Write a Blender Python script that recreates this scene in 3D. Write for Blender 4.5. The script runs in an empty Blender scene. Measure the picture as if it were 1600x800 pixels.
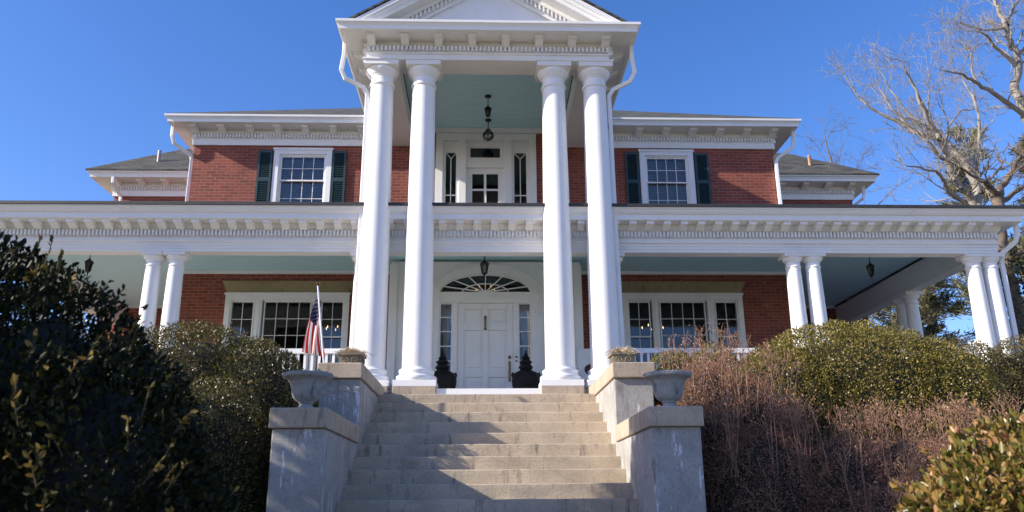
import bpy, bmesh, math, random
import numpy as np
from mathutils import Vector, Matrix
R = math.radians
rnd = random.Random(7)
scene = bpy.context.scene
col = scene.collection

# ------------------------------------------------------------------ camera
yaw, pitch, roll = 0.0355469377, 0.295525355, -0.00771069056
cy, sy, cp, sp = math.cos(yaw), math.sin(yaw), math.cos(pitch), math.sin(pitch)
fw = Vector((sy*cp, cy*cp, sp)); rt = Vector((cy, -sy, 0)); up = rt.cross(fw)
rt2 = rt*math.cos(roll) + up*math.sin(roll); up2 = -rt*math.sin(roll) + up*math.cos(roll)
cd = bpy.data.cameras.new("camera"); cam = bpy.data.objects.new("camera", cd); col.objects.link(cam)
M3 = Matrix((rt2, up2, -fw)).transposed()
cam.matrix_world = M3.to_4x4()            # the lens is the world's zero: heights are measured from eye level
cd.sensor_width = 36; cd.lens = 28.428; cd.clip_end = 6000; cd.clip_start = .05
cd.dof.use_dof = True; cd.dof.focus_distance = 13.5; cd.dof.aperture_fstop = 3.6
scene.camera = cam

# ------------------------------------------------------------------ sky, sun, exposure
SUN_EL, SUN_AZ = R(27.1), R(75)           # azimuth: to the left of straight behind the camera
to_sun = Vector((-math.sin(SUN_AZ)*math.cos(SUN_EL), -math.cos(SUN_AZ)*math.cos(SUN_EL), math.sin(SUN_EL)))
w = bpy.data.worlds.new("World"); scene.world = w; w.use_nodes = True
nt = w.node_tree; bg = nt.nodes["Background"]
sky = nt.nodes.new("ShaderNodeTexSky"); sky.sky_type = 'NISHITA'; sky.sun_disc = False
sky.sun_elevation = SUN_EL; sky.sun_rotation = math.atan2(to_sun.x, to_sun.y) % (2*math.pi)
sky.air_density = 1.0; sky.dust_density = .7; sky.ozone_density = 2.5; sky.altitude = 300
hs = nt.nodes.new("ShaderNodeHueSaturation"); hs.inputs['Saturation'].default_value = 1.25
nt.links.new(sky.outputs[0], hs.inputs['Color']); tint = nt.nodes.new("ShaderNodeMix"); tint.data_type = 'RGBA'; tint.blend_type = 'MULTIPLY'; tint.inputs[0].default_value = 1
tint.inputs[7].default_value = (1.0, .91, 1.15, 1)
nt.links.new(hs.outputs[0], tint.inputs[6]); nt.links.new(tint.outputs[2], bg.inputs[0])
bg.inputs[1].default_value = .132
sl = bpy.data.lights.new("sun", 'SUN'); sl.energy = 5.0; sl.angle = R(.5); sl.color = (1, .92, .80)
so = bpy.data.objects.new("sun", sl); col.objects.link(so); so.location = (-20, -8, 20)
so.rotation_euler = (-to_sun).to_track_quat('-Z', 'Y').to_euler()
vs = scene.view_settings
vs.view_transform = 'Standard'; vs.look = 'None'; vs.exposure = .70; vs.gamma = 1; vs.use_curve_mapping = False
scene.render.resolution_x = 1024; scene.render.resolution_y = 512
scene.cycles.max_bounces = 10; scene.cycles.diffuse_bounces = 6; scene.cycles.transparent_max_bounces = 24

# ------------------------------------------------------------------ materials
def nodes(m):
    m.use_nodes = True
    return m.node_tree, m.node_tree.nodes["Principled BSDF"]

def pos_vec(t, scale=(1, 1, 1)):
    g = t.nodes.new("ShaderNodeNewGeometry"); mp = t.nodes.new("ShaderNodeMapping")
    mp.inputs['Scale'].default_value = scale
    t.links.new(g.outputs['Position'], mp.inputs['Vector'])
    return mp.outputs[0]

def ramp(t, fac, stops):
    r = t.nodes.new("ShaderNodeValToRGB"); e = r.color_ramp.elements
    while len(e) < len(stops): e.new(.5)
    for i, (p, c) in enumerate(stops):
        e[i].position = p; e[i].color = (*c, 1)
    t.links.new(fac, r.inputs[0]); return r.outputs[0]

def noise(t, vec, scale, detail=4, rough=.6):
    n = t.nodes.new("ShaderNodeTexNoise"); n.inputs['Scale'].default_value = scale
    n.inputs['Detail'].default_value = detail; n.inputs['Roughness'].default_value = rough
    t.links.new(vec, n.inputs['Vector']); return n.outputs[0]

def mixc(t, fac, a, b, mode='MIX'):
    m = t.nodes.new("ShaderNodeMix"); m.data_type = 'RGBA'; m.blend_type = mode
    for s, v in ((m.inputs[0], fac), (m.inputs[6], a), (m.inputs[7], b)):
        if hasattr(v, 'is_linked'): t.links.new(v, s)
        elif isinstance(v, (int, float)): s.default_value = v
        else: s.default_value = (*v, 1)
    return m.outputs[2]

def bump(t, b, h, strength=.3, dist=.01):
    n = t.nodes.new("ShaderNodeBump"); n.inputs['Strength'].default_value = strength
    n.inputs['Distance'].default_value = dist
    t.links.new(h, n.inputs['Height']); t.links.new(n.outputs[0], b.inputs['Normal'])

def pm(name, c, rough=.5, var=.12, scale=6, bmp=0, bscale=40, metal=0, spec=.5, stretch=(1, 1, 1), dark=None):
    m = bpy.data.materials.new(name); t, b = nodes(m)
    v = pos_vec(t, stretch); n = noise(t, v, scale)
    lo = dark or tuple(x*(1-var) for x in c); hi = tuple(min(1, x*(1+var*.5)) for x in c)
    t.links.new(ramp(t, n, [(.3, lo), (.65, hi)]), b.inputs['Base Color'])
    b.inputs['Roughness'].default_value = rough; b.inputs['Metallic'].default_value = metal
    b.inputs['Specular IOR Level'].default_value = spec
    if bmp: bump(t, b, noise(t, v, bscale), bmp)
    return m

def m_white():
    m = bpy.data.materials.new("white_paint"); t, b = nodes(m)
    v = pos_vec(t)
    base = ramp(t, noise(t, v, 2.2, 6, .65), [(.25, (.76, .75, .72)), (.5, (.82, .815, .80))])
    vs_ = pos_vec(t, (9, 9, .8))
    streak = ramp(t, noise(t, vs_, 2.5, 5), [(.25, (.90, .885, .86)), (.36, (1, 1, 1))])
    t.links.new(mixc(t, 1.0, base, streak, 'MULTIPLY'), b.inputs['Base Color'])
    b.inputs['Roughness'].default_value = .42
    bump(t, b, noise(t, v, 30), .08)
    return m

def m_brick():
    m = bpy.data.materials.new("red_brick"); t, b = nodes(m)
    g = t.nodes.new("ShaderNodeNewGeometry"); s = t.nodes.new("ShaderNodeSeparateXYZ")
    t.links.new(g.outputs['Position'], s.inputs[0])
    a = t.nodes.new("ShaderNodeMath"); t.links.new(s.outputs[0], a.inputs[0]); t.links.new(s.outputs[1], a.inputs[1])
    c = t.nodes.new("ShaderNodeCombineXYZ"); t.links.new(a.outputs[0], c.inputs[0]); t.links.new(s.outputs[2], c.inputs[1])
    v = pos_vec(t)
    br = t.nodes.new("ShaderNodeTexBrick"); t.links.new(c.outputs[0], br.inputs['Vector'])
    br.inputs['Scale'].default_value = 1; br.inputs['Brick Width'].default_value = .215; br.inputs['Row Height'].default_value = .070
    br.inputs['Mortar Size'].default_value = .0075; br.inputs['Mortar Smooth'].default_value = .3; br.inputs['Bias'].default_value = -.1
    br.inputs['Color1'].default_value = (.29, .068, .040, 1); br.inputs['Color2'].default_value = (.18, .040, .027, 1)
    br.inputs['Mortar'].default_value = (.27, .16, .125, 1)
    tone = ramp(t, noise(t, v, 1.1, 5), [(.3, (.78, .76, .76)), (.62, (1.08, 1.05, 1.04))])
    c1 = mixc(t, 1.0, br.outputs[0], tone, 'MULTIPLY')
    spk = ramp(t, noise(t, pos_vec(t, (3, 3, 11)), 3.1, 3), [(.66, (0, 0, 0)), (.74, (1, 1, 1))])
    c2 = mixc(t, spk, c1, (.46, .27, .20))
    t.links.new(c2, b.inputs['Base Color']); b.inputs['Roughness'].default_value = .85
    bump(t, b, br.outputs[1], -.6, .012)
    return m

def m_shingle():
    m = bpy.data.materials.new("roof_shingle"); t, b = nodes(m)
    g = t.nodes.new("ShaderNodeNewGeometry"); s = t.nodes.new("ShaderNodeSeparateXYZ")
    t.links.new(g.outputs['Position'], s.inputs[0])
    c = t.nodes.new("ShaderNodeCombineXYZ"); t.links.new(s.outputs[0], c.inputs[0]); t.links.new(s.outputs[2], c.inputs[1])
    br = t.nodes.new("ShaderNodeTexBrick"); t.links.new(c.outputs[0], br.inputs['Vector'])
    br.inputs['Scale'].default_value = 1; br.inputs['Brick Width'].default_value = .3; br.inputs['Row Height'].default_value = .085
    br.inputs['Mortar Size'].default_value = .01
    br.inputs['Color1'].default_value = (.105, .10, .085, 1); br.inputs['Color2'].default_value = (.05, .05, .045, 1)
    br.inputs['Mortar'].default_value = (.015, .015, .015, 1)
    n = ramp(t, noise(t, pos_vec(t, (1, 1, 4)), 3), [(.3, (.6, .6, .6)), (.7, (1.3, 1.3, 1.2))])
    t.links.new(mixc(t, 1.0, br.outputs[0], n, 'MULTIPLY'), b.inputs['Base Color'])
    b.inputs['Roughness'].default_value = .95; bump(t, b, br.outputs[1], -.6, .02)
    return m

def m_concrete(name, c, stain=(.12, .10, .085), white=0.0, chip=None):
    m = bpy.data.materials.new(name); t, b = nodes(m)
    v = pos_vec(t)
    base = ramp(t, noise(t, v, 1.7, 8, .7), [(.3, tuple(x*.72 for x in c)), (.55, c), (.75, tuple(min(1, x*1.15) for x in c))])
    dirt = ramp(t, noise(t, pos_vec(t, (5, 5, .9)), 2.2, 6), [(.3, (1, 1, 1)), (.43, (0, 0, 0))])
    k = t.nodes.new("ShaderNodeMath"); k.operation = 'MULTIPLY'; k.inputs[1].default_value = .68
    t.links.new(dirt, k.inputs[0])
    c1 = mixc(t, k.outputs[0], base, stain)
    if white:
        wv = ramp(t, noise(t, pos_vec(t, (6, 6, 1.3)), 1.9, 6, .7), [(.60, (0, 0, 0)), (.635, (1, 1, 1))])
        c1 = mixc(t, wv, c1, (.62, .63, .64))
    pores = ramp(t, noise(t, v, 60, 2), [(.32, (.72, .72, .72)), (.45, (1, 1, 1))])
    vo = t.nodes.new("ShaderNodeTexVoronoi"); vo.feature = 'DISTANCE_TO_EDGE'; vo.inputs['Scale'].default_value = .45
    wob = t.nodes.new("ShaderNodeVectorMath"); wob.operation = 'MULTIPLY_ADD'
    n2 = t.nodes.new("ShaderNodeTexNoise"); n2.inputs['Scale'].default_value = 2.5; n2.inputs['Detail'].default_value = 5
    t.links.new(v, n2.inputs['Vector']); t.links.new(n2.outputs[1], wob.inputs[0]); wob.inputs[1].default_value = (.5, .5, .5)
    t.links.new(v, wob.inputs[2]); t.links.new(wob.outputs[0], vo.inputs['Vector'])
    crack = ramp(t, vo.outputs[0], [(.002, (.6, .58, .55)), (.006, (1, 1, 1))])
    c1 = mixc(t, 1.0, c1, pores, 'MULTIPLY'); c1 = mixc(t, .35, c1, crack, 'MULTIPLY')
    if chip:
        sb = t.nodes.new("ShaderNodeVectorMath"); sb.operation = 'DISTANCE'; t.links.new(v, sb.inputs[0]); sb.inputs[1].default_value = chip
        ad = t.nodes.new("ShaderNodeMath"); ad.operation = 'MULTIPLY_ADD'; t.links.new(noise(t, v, 14, 4), ad.inputs[0]); ad.inputs[1].default_value = .12
        t.links.new(sb.outputs['Value'], ad.inputs[2])
        c1 = mixc(t, ramp(t, ad.outputs[0], [(.150, (1, 1, 1)), (.168, (0, 0, 0))]), c1, (.20, .135, .085))
    t.links.new(c1, b.inputs['Base Color']); b.inputs['Roughness'].default_value = .88
    bump(t, b, noise(t, v, 38, 8, .75), .55, .012)
    return m

def m_glass(name="window_glass", tint=(.8, .83, .84)):
    m = bpy.data.materials.new(name); m.use_nodes = True; t = m.node_tree
    t.nodes.remove(t.nodes["Principled BSDF"]); o = t.nodes["Material Output"]
    tr = t.nodes.new("ShaderNodeBsdfTransparent"); tr.inputs[0].default_value = (*tint, 1)
    gl = t.nodes.new("ShaderNodeBsdfGlossy"); gl.inputs['Roughness'].default_value = .01
    fr = t.nodes.new("ShaderNodeFresnel"); fr.inputs[0].default_value = 1.95
    n = noise(t, pos_vec(t), 2.2, 1); bp = t.nodes.new("ShaderNodeBump"); bp.inputs['Strength'].default_value = .12
    bp.inputs['Distance'].default_value = .01
    t.links.new(n, bp.inputs['Height']); t.links.new(bp.outputs[0], gl.inputs['Normal'])
    mx = t.nodes.new("ShaderNodeMixShader"); t.links.new(fr.outputs[0], mx.inputs[0])
    t.links.new(tr.outputs[0], mx.inputs[1]); t.links.new(gl.outputs[0], mx.inputs[2]); t.links.new(mx.outputs[0], o.inputs[0])
    return m

def m_leaf(name, stops, rough=.38, transl=.25, spec=.5):
    m = bpy.data.materials.new(name); t, b = nodes(m)
    a = t.nodes.new("ShaderNodeAttribute"); a.attribute_name = "Col"
    s = t.nodes.new("ShaderNodeSeparateColor"); t.links.new(a.outputs['Color'], s.inputs[0])
    c = ramp(t, s.outputs[0], stops)
    t.links.new(c, b.inputs['Base Color']); b.inputs['Roughness'].default_value = rough
    b.inputs['Specular IOR Level'].default_value = spec
    if transl:
        tl = t.nodes.new("ShaderNodeBsdfTranslucent"); t.links.new(c, tl.inputs[0])
        mx = t.nodes.new("ShaderNodeMixShader"); mx.inputs[0].default_value = transl
        o = t.nodes["Material Output"]; t.links.new(b.outputs[0], mx.inputs[1]); t.links.new(tl.outputs[0], mx.inputs[2])
        t.links.new(mx.outputs[0], o.inputs[0])
    return m

def m_emit(name, c, s):
    m = bpy.data.materials.new(name); t, b = nodes(m)
    b.inputs['Base Color'].default_value = (*c, 1); b.inputs['Emission Color'].default_value = (*c, 1); b.inputs['Emission Strength'].default_value = s
    return m

WHITE = m_white(); BRICK = m_brick(); SHINGLE = m_shingle(); GLASS = m_glass()
CONC = m_concrete("step_concrete", (.51, .415, .30), chip=(-.16, 10.67, .81)); PED = m_concrete("pedestal_concrete", (.38, .365, .34), (.13, .12, .11), 1)
CAPC = m_concrete("cap_concrete", (.46, .375, .28), (.16, .13, .10))
LINTEL = m_concrete("lintel_stone", (.36, .28, .15), (.2, .15, .09))
TEAL = pm("teal_ceiling_paint", (.52, .79, .82), .5, .1, 3, .1, 12, stretch=(1, 8, 1))
SHUT = pm("dark_green_shutter_paint", (.020, .048, .054), .45, .2, 8)
IRON = pm("black_iron", (.012, .012, .012), .4, .2, 20)
MEMB = pm("dark_roof_membrane", (.035, .035, .037), .6, .3, 8, .3, 20)
ROOM = pm("dark_interior_plaster", (.16, .14, .12), .9)
BLIND = pm("window_blind", (.30, .31, .33), .6)
FLOORP = pm("grey_porch_floor_paint", (.38, .38, .38), .6)
BRASS = pm("aged_brass", (.22, .13, .05), .35, .2, 20, metal=.8)
CERAM = pm("black_glazed_ceramic", (.010, .010, .010), .55, .2, 6, .3, 18, spec=.25)
URNM = m_concrete("urn_concrete", (.32, .32, .305), (.05, .05, .05), 0)
BOXM = m_concrete("planter_stone", (.24, .20, .14), (.08, .06, .04))
STRAW = pm("dry_grass", (.42, .32, .20), .8, .3, 30)
LACE = pm("lace_curtain", (.7, .69, .66), .9, .35, 60, stretch=(6, 6, 1))
FROST = m_glass("lantern_glass", (.72, .70, .64))
DEN = pm("galvanised_pipe", (.45, .40, .36), .5, .3, 14)
RUST = pm("rusty_pipe", (.42, .24, .16), .7, .5, 10)
BULB = m_emit("lamp_bulb", (1, .55, .22), 3)

# ------------------------------------------------------------------ mesh helpers
class MB:
    def __init__(s): s.v = []; s.f = []; s.mi = []; s.sm = []
    def add(s, vs_, fs, mi=0, smooth=False):
        o = len(s.v); s.v += [tuple(p) for p in vs_]
        for f in fs: s.f.append([o+i for i in f]); s.mi.append(mi); s.sm.append(smooth)
        return s
    def box(s, x0, x1, y0, y1, z0, z1, mi=0):
        x0, x1 = min(x0, x1), max(x0, x1); y0, y1 = min(y0, y1), max(y0, y1); z0, z1 = min(z0, z1), max(z0, z1)
        return s.add([(x0,y0,z0),(x1,y0,z0),(x1,y1,z0),(x0,y1,z0),(x0,y0,z1),(x1,y0,z1),(x1,y1,z1),(x0,y1,z1)],
              [(0,3,2,1),(4,5,6,7),(0,1,5,4),(1,2,6,5),(2,3,7,6),(3,0,4,7)], mi)
    def prism(s, poly, f0, f1, mi=0):
        n = len(poly)
        return s.add([f0(*p) for p in poly]+[f1(*p) for p in poly],
              [list(range(n))[::-1], list(range(n, 2*n))]+[(i,(i+1)%n,n+(i+1)%n,n+i) for i in range(n)], mi)
    def xz(s, poly, y0, y1, mi=0): return s.prism(poly, lambda x,z: (x,y0,z), lambda x,z: (x,y1,z), mi)
    def yz(s, poly, x0, x1, mi=0): return s.prism(poly, lambda y,z: (x0,y,z), lambda y,z: (x1,y,z), mi)
    def lathe(s, prof, c=(0,0,0), n=32, mi=0, smooth=True, flut=None):
        vs_ = []
        for r, z in prof:
            for i in range(n):
                a = 2*math.pi*i/n; q = r*(1 + (flut(i, z) if flut else 0))
                vs_.append((c[0]+q*math.cos(a), c[1]+q*math.sin(a), c[2]+z))
        fs = [(k*n+i, k*n+(i+1)%n, (k+1)*n+(i+1)%n, (k+1)*n+i) for k in range(len(prof)-1) for i in range(n)]
        s.add(vs_, fs, mi, smooth)
        o = len(s.v)-len(vs_)
        s.f.append([o+i for i in range(n)][::-1]); s.f.append([o+(len(prof)-1)*n+i for i in range(n)]); s.mi += [mi, mi]; s.sm += [False, False]
        return s
    def tube(s, pts, r, n=8, mi=0, r2=None, square=False):
        pts = [Vector(p) for p in pts]; L = len(pts); vs_ = []; prev = None
        for k, p in enumerate(pts):
            a = pts[max(k-1, 0)]; b = pts[min(k+1, L-1)]; d = (b-a).normalized()
            if prev is None: u = d.orthogonal().normalized() if not square else (Vector((0,1,0)) - d*d.y).normalized()
            else: u = (prev - d*prev.dot(d)).normalized()
            prev = u; w_ = d.cross(u)
            rr = r if r2 is None else r+(r2-r)*k/(L-1)
            if 0 < k < L-1:
                d1 = (p-a).normalized(); d2 = (b-p).normalized(); rr_b = rr/max(.5, math.cos(d1.angle(d2)/2))
            else: rr_b = rr
            off = math.pi/4 if square else 0
            for i in range(n):
                t = 2*math.pi*i/n+off; vs_.append(p + (u*math.cos(t)*rr + w_*math.sin(t)*rr_b)*(1.0))
        fs = [(k*n+i, k*n+(i+1)%n, (k+1)*n+(i+1)%n, (k+1)*n+i) for k in range(L-1) for i in range(n)]
        fs += [list(range(n))[::-1], list(range((L-1)*n, L*n))]
        return s.add(vs_, fs, mi, not square)
    def sweep(s, prof, path, mi=0):
        """closed profile of (outward, z) along a horizontal path with mitred corners; outward lies to the right of travel"""
        P = [Vector(p) for p in path]; vs_ = []; n = len(prof); L = len(P)
        nr = [Vector((d.y, -d.x)) for d in [(P[i+1]-P[i]).normalized() for i in range(L-1)]]
        for k in range(L):
            if k == 0: m = nr[0]
            elif k == L-1: m = nr[-1]
            else: m = (nr[k-1]+nr[k]) / (1+nr[k-1].dot(nr[k]))
            for o, z in prof: vs_.append((P[k].x+m.x*o, P[k].y+m.y*o, z))
        fs = [(k*n+i, k*n+(i+1)%n, (k+1)*n+(i+1)%n, (k+1)*n+i) for k in range(L-1) for i in range(n)]
        fs += [list(range(n)), list(range((L-1)*n, L*n))[::-1]]
        return s.add(vs_, fs, mi)
    def dentils(s, path, o0, o1, z0, z1, pitch_, wfrac=.55, mi=0):
        P = [Vector(p) for p in path]
        for k in range(len(P)-1):
            d = P[k+1]-P[k]; L = d.length; d = d/L; nrm = Vector((d.y, -d.x)); n = max(1, int(L/pitch_))
            for i in range(n):
                a = P[k]+d*((i+.5)*L/n); h = d*(L/n*wfrac/2)
                c4 = [a-h+nrm*o0, a+h+nrm*o0, a+h+nrm*o1, a-h+nrm*o1]
                s.add([(q.x,q.y,z) for z in (z0,z1) for q in c4], [(0,1,2,3),(7,6,5,4),(0,4,5,1),(1,5,6,2),(2,6,7,3),(3,7,4,0)], mi)
        return s
    def build(s, name, mats, parent=None, sharp=40, bevel=0, world=True, recalc=True):
        me = bpy.data.meshes.new(name); me.from_pydata(s.v, [], s.f)
        mats = mats if isinstance(mats, (list, tuple)) else [mats]
        for m in mats: me.materials.append(m)
        me.polygons.foreach_set('material_index', s.mi); me.polygons.foreach_set('use_smooth', s.sm)
        if recalc:
            bm = bmesh.new(); bm.from_mesh(me); bmesh.ops.recalc_face_normals(bm, faces=bm.faces); bm.to_mesh(me); bm.free()
        if any(s.sm): me.set_sharp_from_angle(angle=R(sharp))
        o = bpy.data.objects.new(name, me); col.objects.link(o)
        if parent is not None:
            o.parent = parent
            if world: o.location = -wloc(parent)
        if bevel:
            b = o.modifiers.new("bevel", 'BEVEL'); b.width = bevel; b.segments = 2; b.limit_method = 'ANGLE'; b.angle_limit = R(40)
        return o

def wloc(o):
    v = Vector((0, 0, 0))
    while o is not None: v = v + o.location; o = o.parent
    return v

def empty(name, loc, label, cat, group=None, rz=0):
    o = bpy.data.objects.new(name, None); col.objects.link(o); o.location = loc; o.rotation_euler = (0, 0, rz)
    o.empty_display_size = .2
    o['label'] = label; o['category'] = cat
    if group: o['group'] = group
    return o
def copy_tree(o, parent=None):
    c = o.copy(); col.objects.link(c); c.parent = parent
    for ch in [x for x in col.objects if x.parent is o]: copy_tree(ch, c)
    return c
def place(o, loc, rz=0, label=None):
    o.location = loc; o.rotation_euler = (0, 0, rz)
    if label: o['label'] = label
    return o

# ------------------------------------------------------------------ key measures (metres from eye level)
W = 16.8; YC = 13.3; WING = 20.0; FLOOR = 1.74; CEIL = 4.77; AX = .06
XL, XR = -6.48, 6.58; WL, WR = -9.62, 9.85

# ------------------------------------------------------------------ ground
def smooth(a, b, x):
    t = min(1, max(0, (x-a)/(b-a))); return t*t*(3-2*t)
def ground_h(x, y):
    h = -1.62 + 2.75*smooth(5.0, 12.6, y)
    if abs(x) < 2.6: h = min(h, -1.62 + max(0, (y-7.0))*.42 - (0.0 if y < 6.5 else .12))
    h += 3.6*smooth(15, 34, y)*smooth(9, 16, abs(x)) + 2.0*smooth(40, 160, y)
    return h
xs = [-1600,-600,-250,-120,-60,-40] + [i*.8 for i in range(-37, 38)] + [40,60,120,250,600,1600]
ys = [-400,-120,-40,-15] + [i*.5 for i in range(-20, 82)] + [45,52,60,75,100,140,200,320,600,1500]
g = MB(); g.add([(x,y,ground_h(x,y)+ (rnd.uniform(-.02,.02) if abs(x)<30 else 0)) for y in ys for x in xs],
    [(j*len(xs)+i, j*len(xs)+i+1, (j+1)*len(xs)+i+1, (j+1)*len(xs)+i) for j in range(len(ys)-1) for i in range(len(xs)-1)], 0, True)
LAWN = pm("winter_lawn", (.25, .215, .125), .95, .5, 1.5, .5, 30)
go = g.build("ground", LAWN, recalc=False); go['kind'] = 'structure'
wk = MB(); wk.box(-1.62, 1.72, -6, 6.9, -1.66, -1.58); wo = wk.build("path", CONC); wo['kind'] = 'structure'

# ------------------------------------------------------------------ house
house = empty("house", (AX, W, FLOOR), "two-storey red brick house with white columned portico and wrap-around porch", "house")
def wall_grid(mb, x0, x1, z0, z1, y0, y1, ops):
    X = sorted({x0, x1} | {v for o in ops for v in o[:2]}); Z = sorted({z0, z1} | {v for o in ops for v in o[2:]})
    for i in range(len(X)-1):
        for j in range(len(Z)-1):
            cx, cz = (X[i]+X[i+1])/2, (Z[j]+Z[j+1])/2
            if not any(o[0] < cx < o[1] and o[2] < cz < o[3] for o in ops): mb.box(X[i], X[i+1], y0, y1, Z[j], Z[j+1])
UL = (-4.70, -3.41, 6.02, 7.60); UR = (3.50, 4.73, 6.02, 7.62)
BAL = (-1.10, 1.16, 5.5, 8.02)
PL = (-5.46, -2.86, 2.62, 4.26); PR = (2.96, 5.56, 2.62, 4.26)
BAY = (-1.88, 1.94, FLOOR, 4.69)
b = MB(); wall_grid(b, XL, XR, .6, 8.3, W, W+.32, [UL, UR, BAL, PL, PR, BAY]); b.build("wall", BRICK, house)
b = MB(); b.box(XL, XL+.32, W+.322, 28, .6, 8.05); b.box(XR-.32, XR, W+.322, 28, .6, 8.05); b.box(XL, XR, 28.002, 28.3, .6, 8.05)
b.build("wall", BRICK, house)
b = MB(); b.box(WL, XL-.002, WING, WING+.32, .6, 8.05); b.box(WL, WL+.32, WING+.322, 27, .6, 8.05); b.build("wall", BRICK, house)
b = MB(); b.box(XR+.002, WR, WING, WING+.32, .6, 8.05); b.box(WR-.32, WR, WING+.322, 27, .6, 8.05); b.build("wall", BRICK, house)
b = MB(); b.box(XL+.33, XR-.33, W+.33, 27.99, FLOOR-.2, FLOOR); b.box(XL+.33, XR-.33, W+.33, 27.99, 4.75, 5.0); b.box(XL+.33, XR-.33, W+.33, 27.99, 8.1, 8.2)
b.box(XL+.33, XR-.33, 21.2, 21.35, FLOOR, 4.75); b.box(XL+.33, XR-.33, 20.7, 20.85, 5.0, 8.1)
b.box(-1.95, -1.85, W+.33, 21.2, FLOOR, 4.75); b.box(1.9, 2.0, W+.33, 21.2, FLOOR, 4.75)
b.build("interior_wall", ROOM, house)

# porch floor, foundation, ceiling, roof
b = MB(); b.box(-9.3, 9.42, 13.06, WING-.01, 1.60, FLOOR)
b.build("porch_floor", FLOORP, house)
for q in ((-.765, .915), (-9.3, -2.3), (2.4, 9.42)): MB().box(*q, 13.0, 13.058, 1.585, FLOOR+.004).build("porch_edge_board", WHITE, house)
for q in ((-9.2, -2.3, 13.12, 13.4), (2.4, 9.32, 13.12, 13.4), (-9.2, -8.9, 13.41, WING-.02), (9.05, 9.32, 13.41, WING-.02)): MB().box(*q, .4, 1.59).build("foundation", BRICK, house)
FX0, FX1, FY = -9.15, 9.26, 13.65           # porch beam outer faces
b = MB(); b.box(FX0+.26, FX1-.26, FY+.26, W-.012, CEIL, CEIL+.05); b.box(FX0+.26, XL-.01, W-.01, WING-.01, CEIL, CEIL+.05); b.box(XR+.01, FX1-.26, W-.01, WING-.01, CEIL, CEIL+.05)
b.build("porch_ceiling", TEAL, house)
for q in ((XL, -1.94, W-.05, W-.003), (2.0, XR, W-.05, W-.003), (XL-.05, XL-.003, W-.05, WING-.06), (XR+.003, XR+.05, W-.05, WING-.06),
          (FX0+.28, XL-.06, WING-.06, WING-.012), (XR+.06, FX1-.28, WING-.06, WING-.012)):
    MB().box(*q, CEIL-.07, CEIL-.004).build("ceiling_moulding", WHITE, house)
b = MB()
x0, x1, yF = FX0-.46, FX1+.46, FY-.46
zt, zb, zw = 4.985, 4.935, 5.62
b.add([(x0,yF,zt),(x1,yF,zt),(XR,W-.004,zw),(XL,W-.004,zw),(x1,WING+.2,zt),(XR+.004,WING-.004,zw),(XR+.004,W-.004,zw),(x0,WING+.2,zt),(XL-.004,WING-.004,zw),(XL-.004,W-.004,zw),
       (x0,yF,zb),(x1,yF,zb),(x1,WING+.2,zb),(x0,WING+.2,zb)],
      [(0,1,2,3),(1,4,5,6),(7,0,9,8),(0,10,11,1),(1,11,12,4),(7,13,10,0),(10,13,12,11)])
b.build("porch_roof", MEMB, house, recalc=False)

# ---- cornices (all are swept profiles with mitred corners)
def bracket(name, parent, wd, o0, o1, z0, z1, cap=.0):
    """S-curved bracket hanging under a soffit; local -Y points outward from the wall"""
    n = 8; D = o1-o0; H = z1-z0; poly = [(-o0, z1), (-o1, z1), (-o1, z1-H*.42)]
    for i in range(n+1):
        t = i/n; poly.append((-(o1-D*.10-D*.78*t), z1-H*.46-H*.54*(.5-.5*math.cos(math.pi*t))))
    poly.append((-o0, z0))
    m = MB(); m.yz(poly, -wd/2, wd/2)
    if cap: m.box(-wd/2-cap, wd/2+cap, -o1-cap, -o0, z1-H*.2, z1-.001)
    return m.build(name, WHITE, parent, world=False)
def put_brackets(parent, spots, *a, **k):
    first = None
    for (x, y, rz) in spots:
        o = bracket("bracket", parent, *a, **k) if first is None else first.copy()
        if first is None: first = o
        else: col.objects.link(o); o.parent = parent
        o.location = (x, y, 0); o.rotation_euler = (0, 0, rz)

path = [(FX0, WING-.02), (FX0, FY), (FX1, FY), (FX1, WING-.02)]
b = MB()
b.sweep([(-.25,4.23),(0,4.23),(0,4.285),(.014,4.285),(.014,4.335),(.028,4.335),(.028,4.375),(.06,4.39),(.065,4.41),(.01,4.41),(.01,4.49),(.03,4.49),(.03,4.605),(.06,4.63),(.075,4.655),(.09,4.72),(-.25,4.72)], path)
b.dentils(path, .032, .088, 4.50, 4.595, .064, .5)
b.sweep([(.085,4.722),(.33,4.722),(.34,4.73),(.34,4.822),(.365,4.83),(.39,4.86),(.405,4.895),(.425,4.905),(.43,4.933),(.085,4.933)], path)
pc = b.build("porch_cornice", WHITE, house)
sp_ = [(x, FY, 0) for x in [(-8.35+.3045*i) for i in range(58)] if True]
put_brackets(pc, sp_, .125, .06, .30, 4.60, 4.721)

# portico entablature
PX0, PX1, PY = -2.13, 2.27, 13.05
ppath = [(PX0, W-.004), (PX0, PY), (PX1, PY), (PX1, W-.004)]
b = MB()
b.sweep([(-.52,7.70),(0,7.70),(0,7.80),(.03,7.81),(.035,7.835),(.02,7.84),(.02,7.94),(.05,7.955),(.075,7.965),(.02,7.975),(.02,8.05),(-.52,8.05)], ppath)
b.dentils(ppath, .022, .085, 7.848, 7.938, .074, .5)
b.sweep([(-.52,8.052),(.40,8.052),(.40,8.07),(-.52,8.07)], ppath)
pe = b.build("portico_entablature", WHITE, house)
n = 8
sp_ = [(PX0+.08+(PX1-PX0-.16)*i/(n-1), PY, 0) for i in range(n)]
sp_ += [(PX0, PY+.42+.62*i, -math.pi/2) for i in range(5)] + [(PX1, PY+.42+.62*i, math.pi/2) for i in range(5)]
put_brackets(pe, sp_, .14, .03, .31, 7.93, 8.051, cap=.02)
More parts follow.
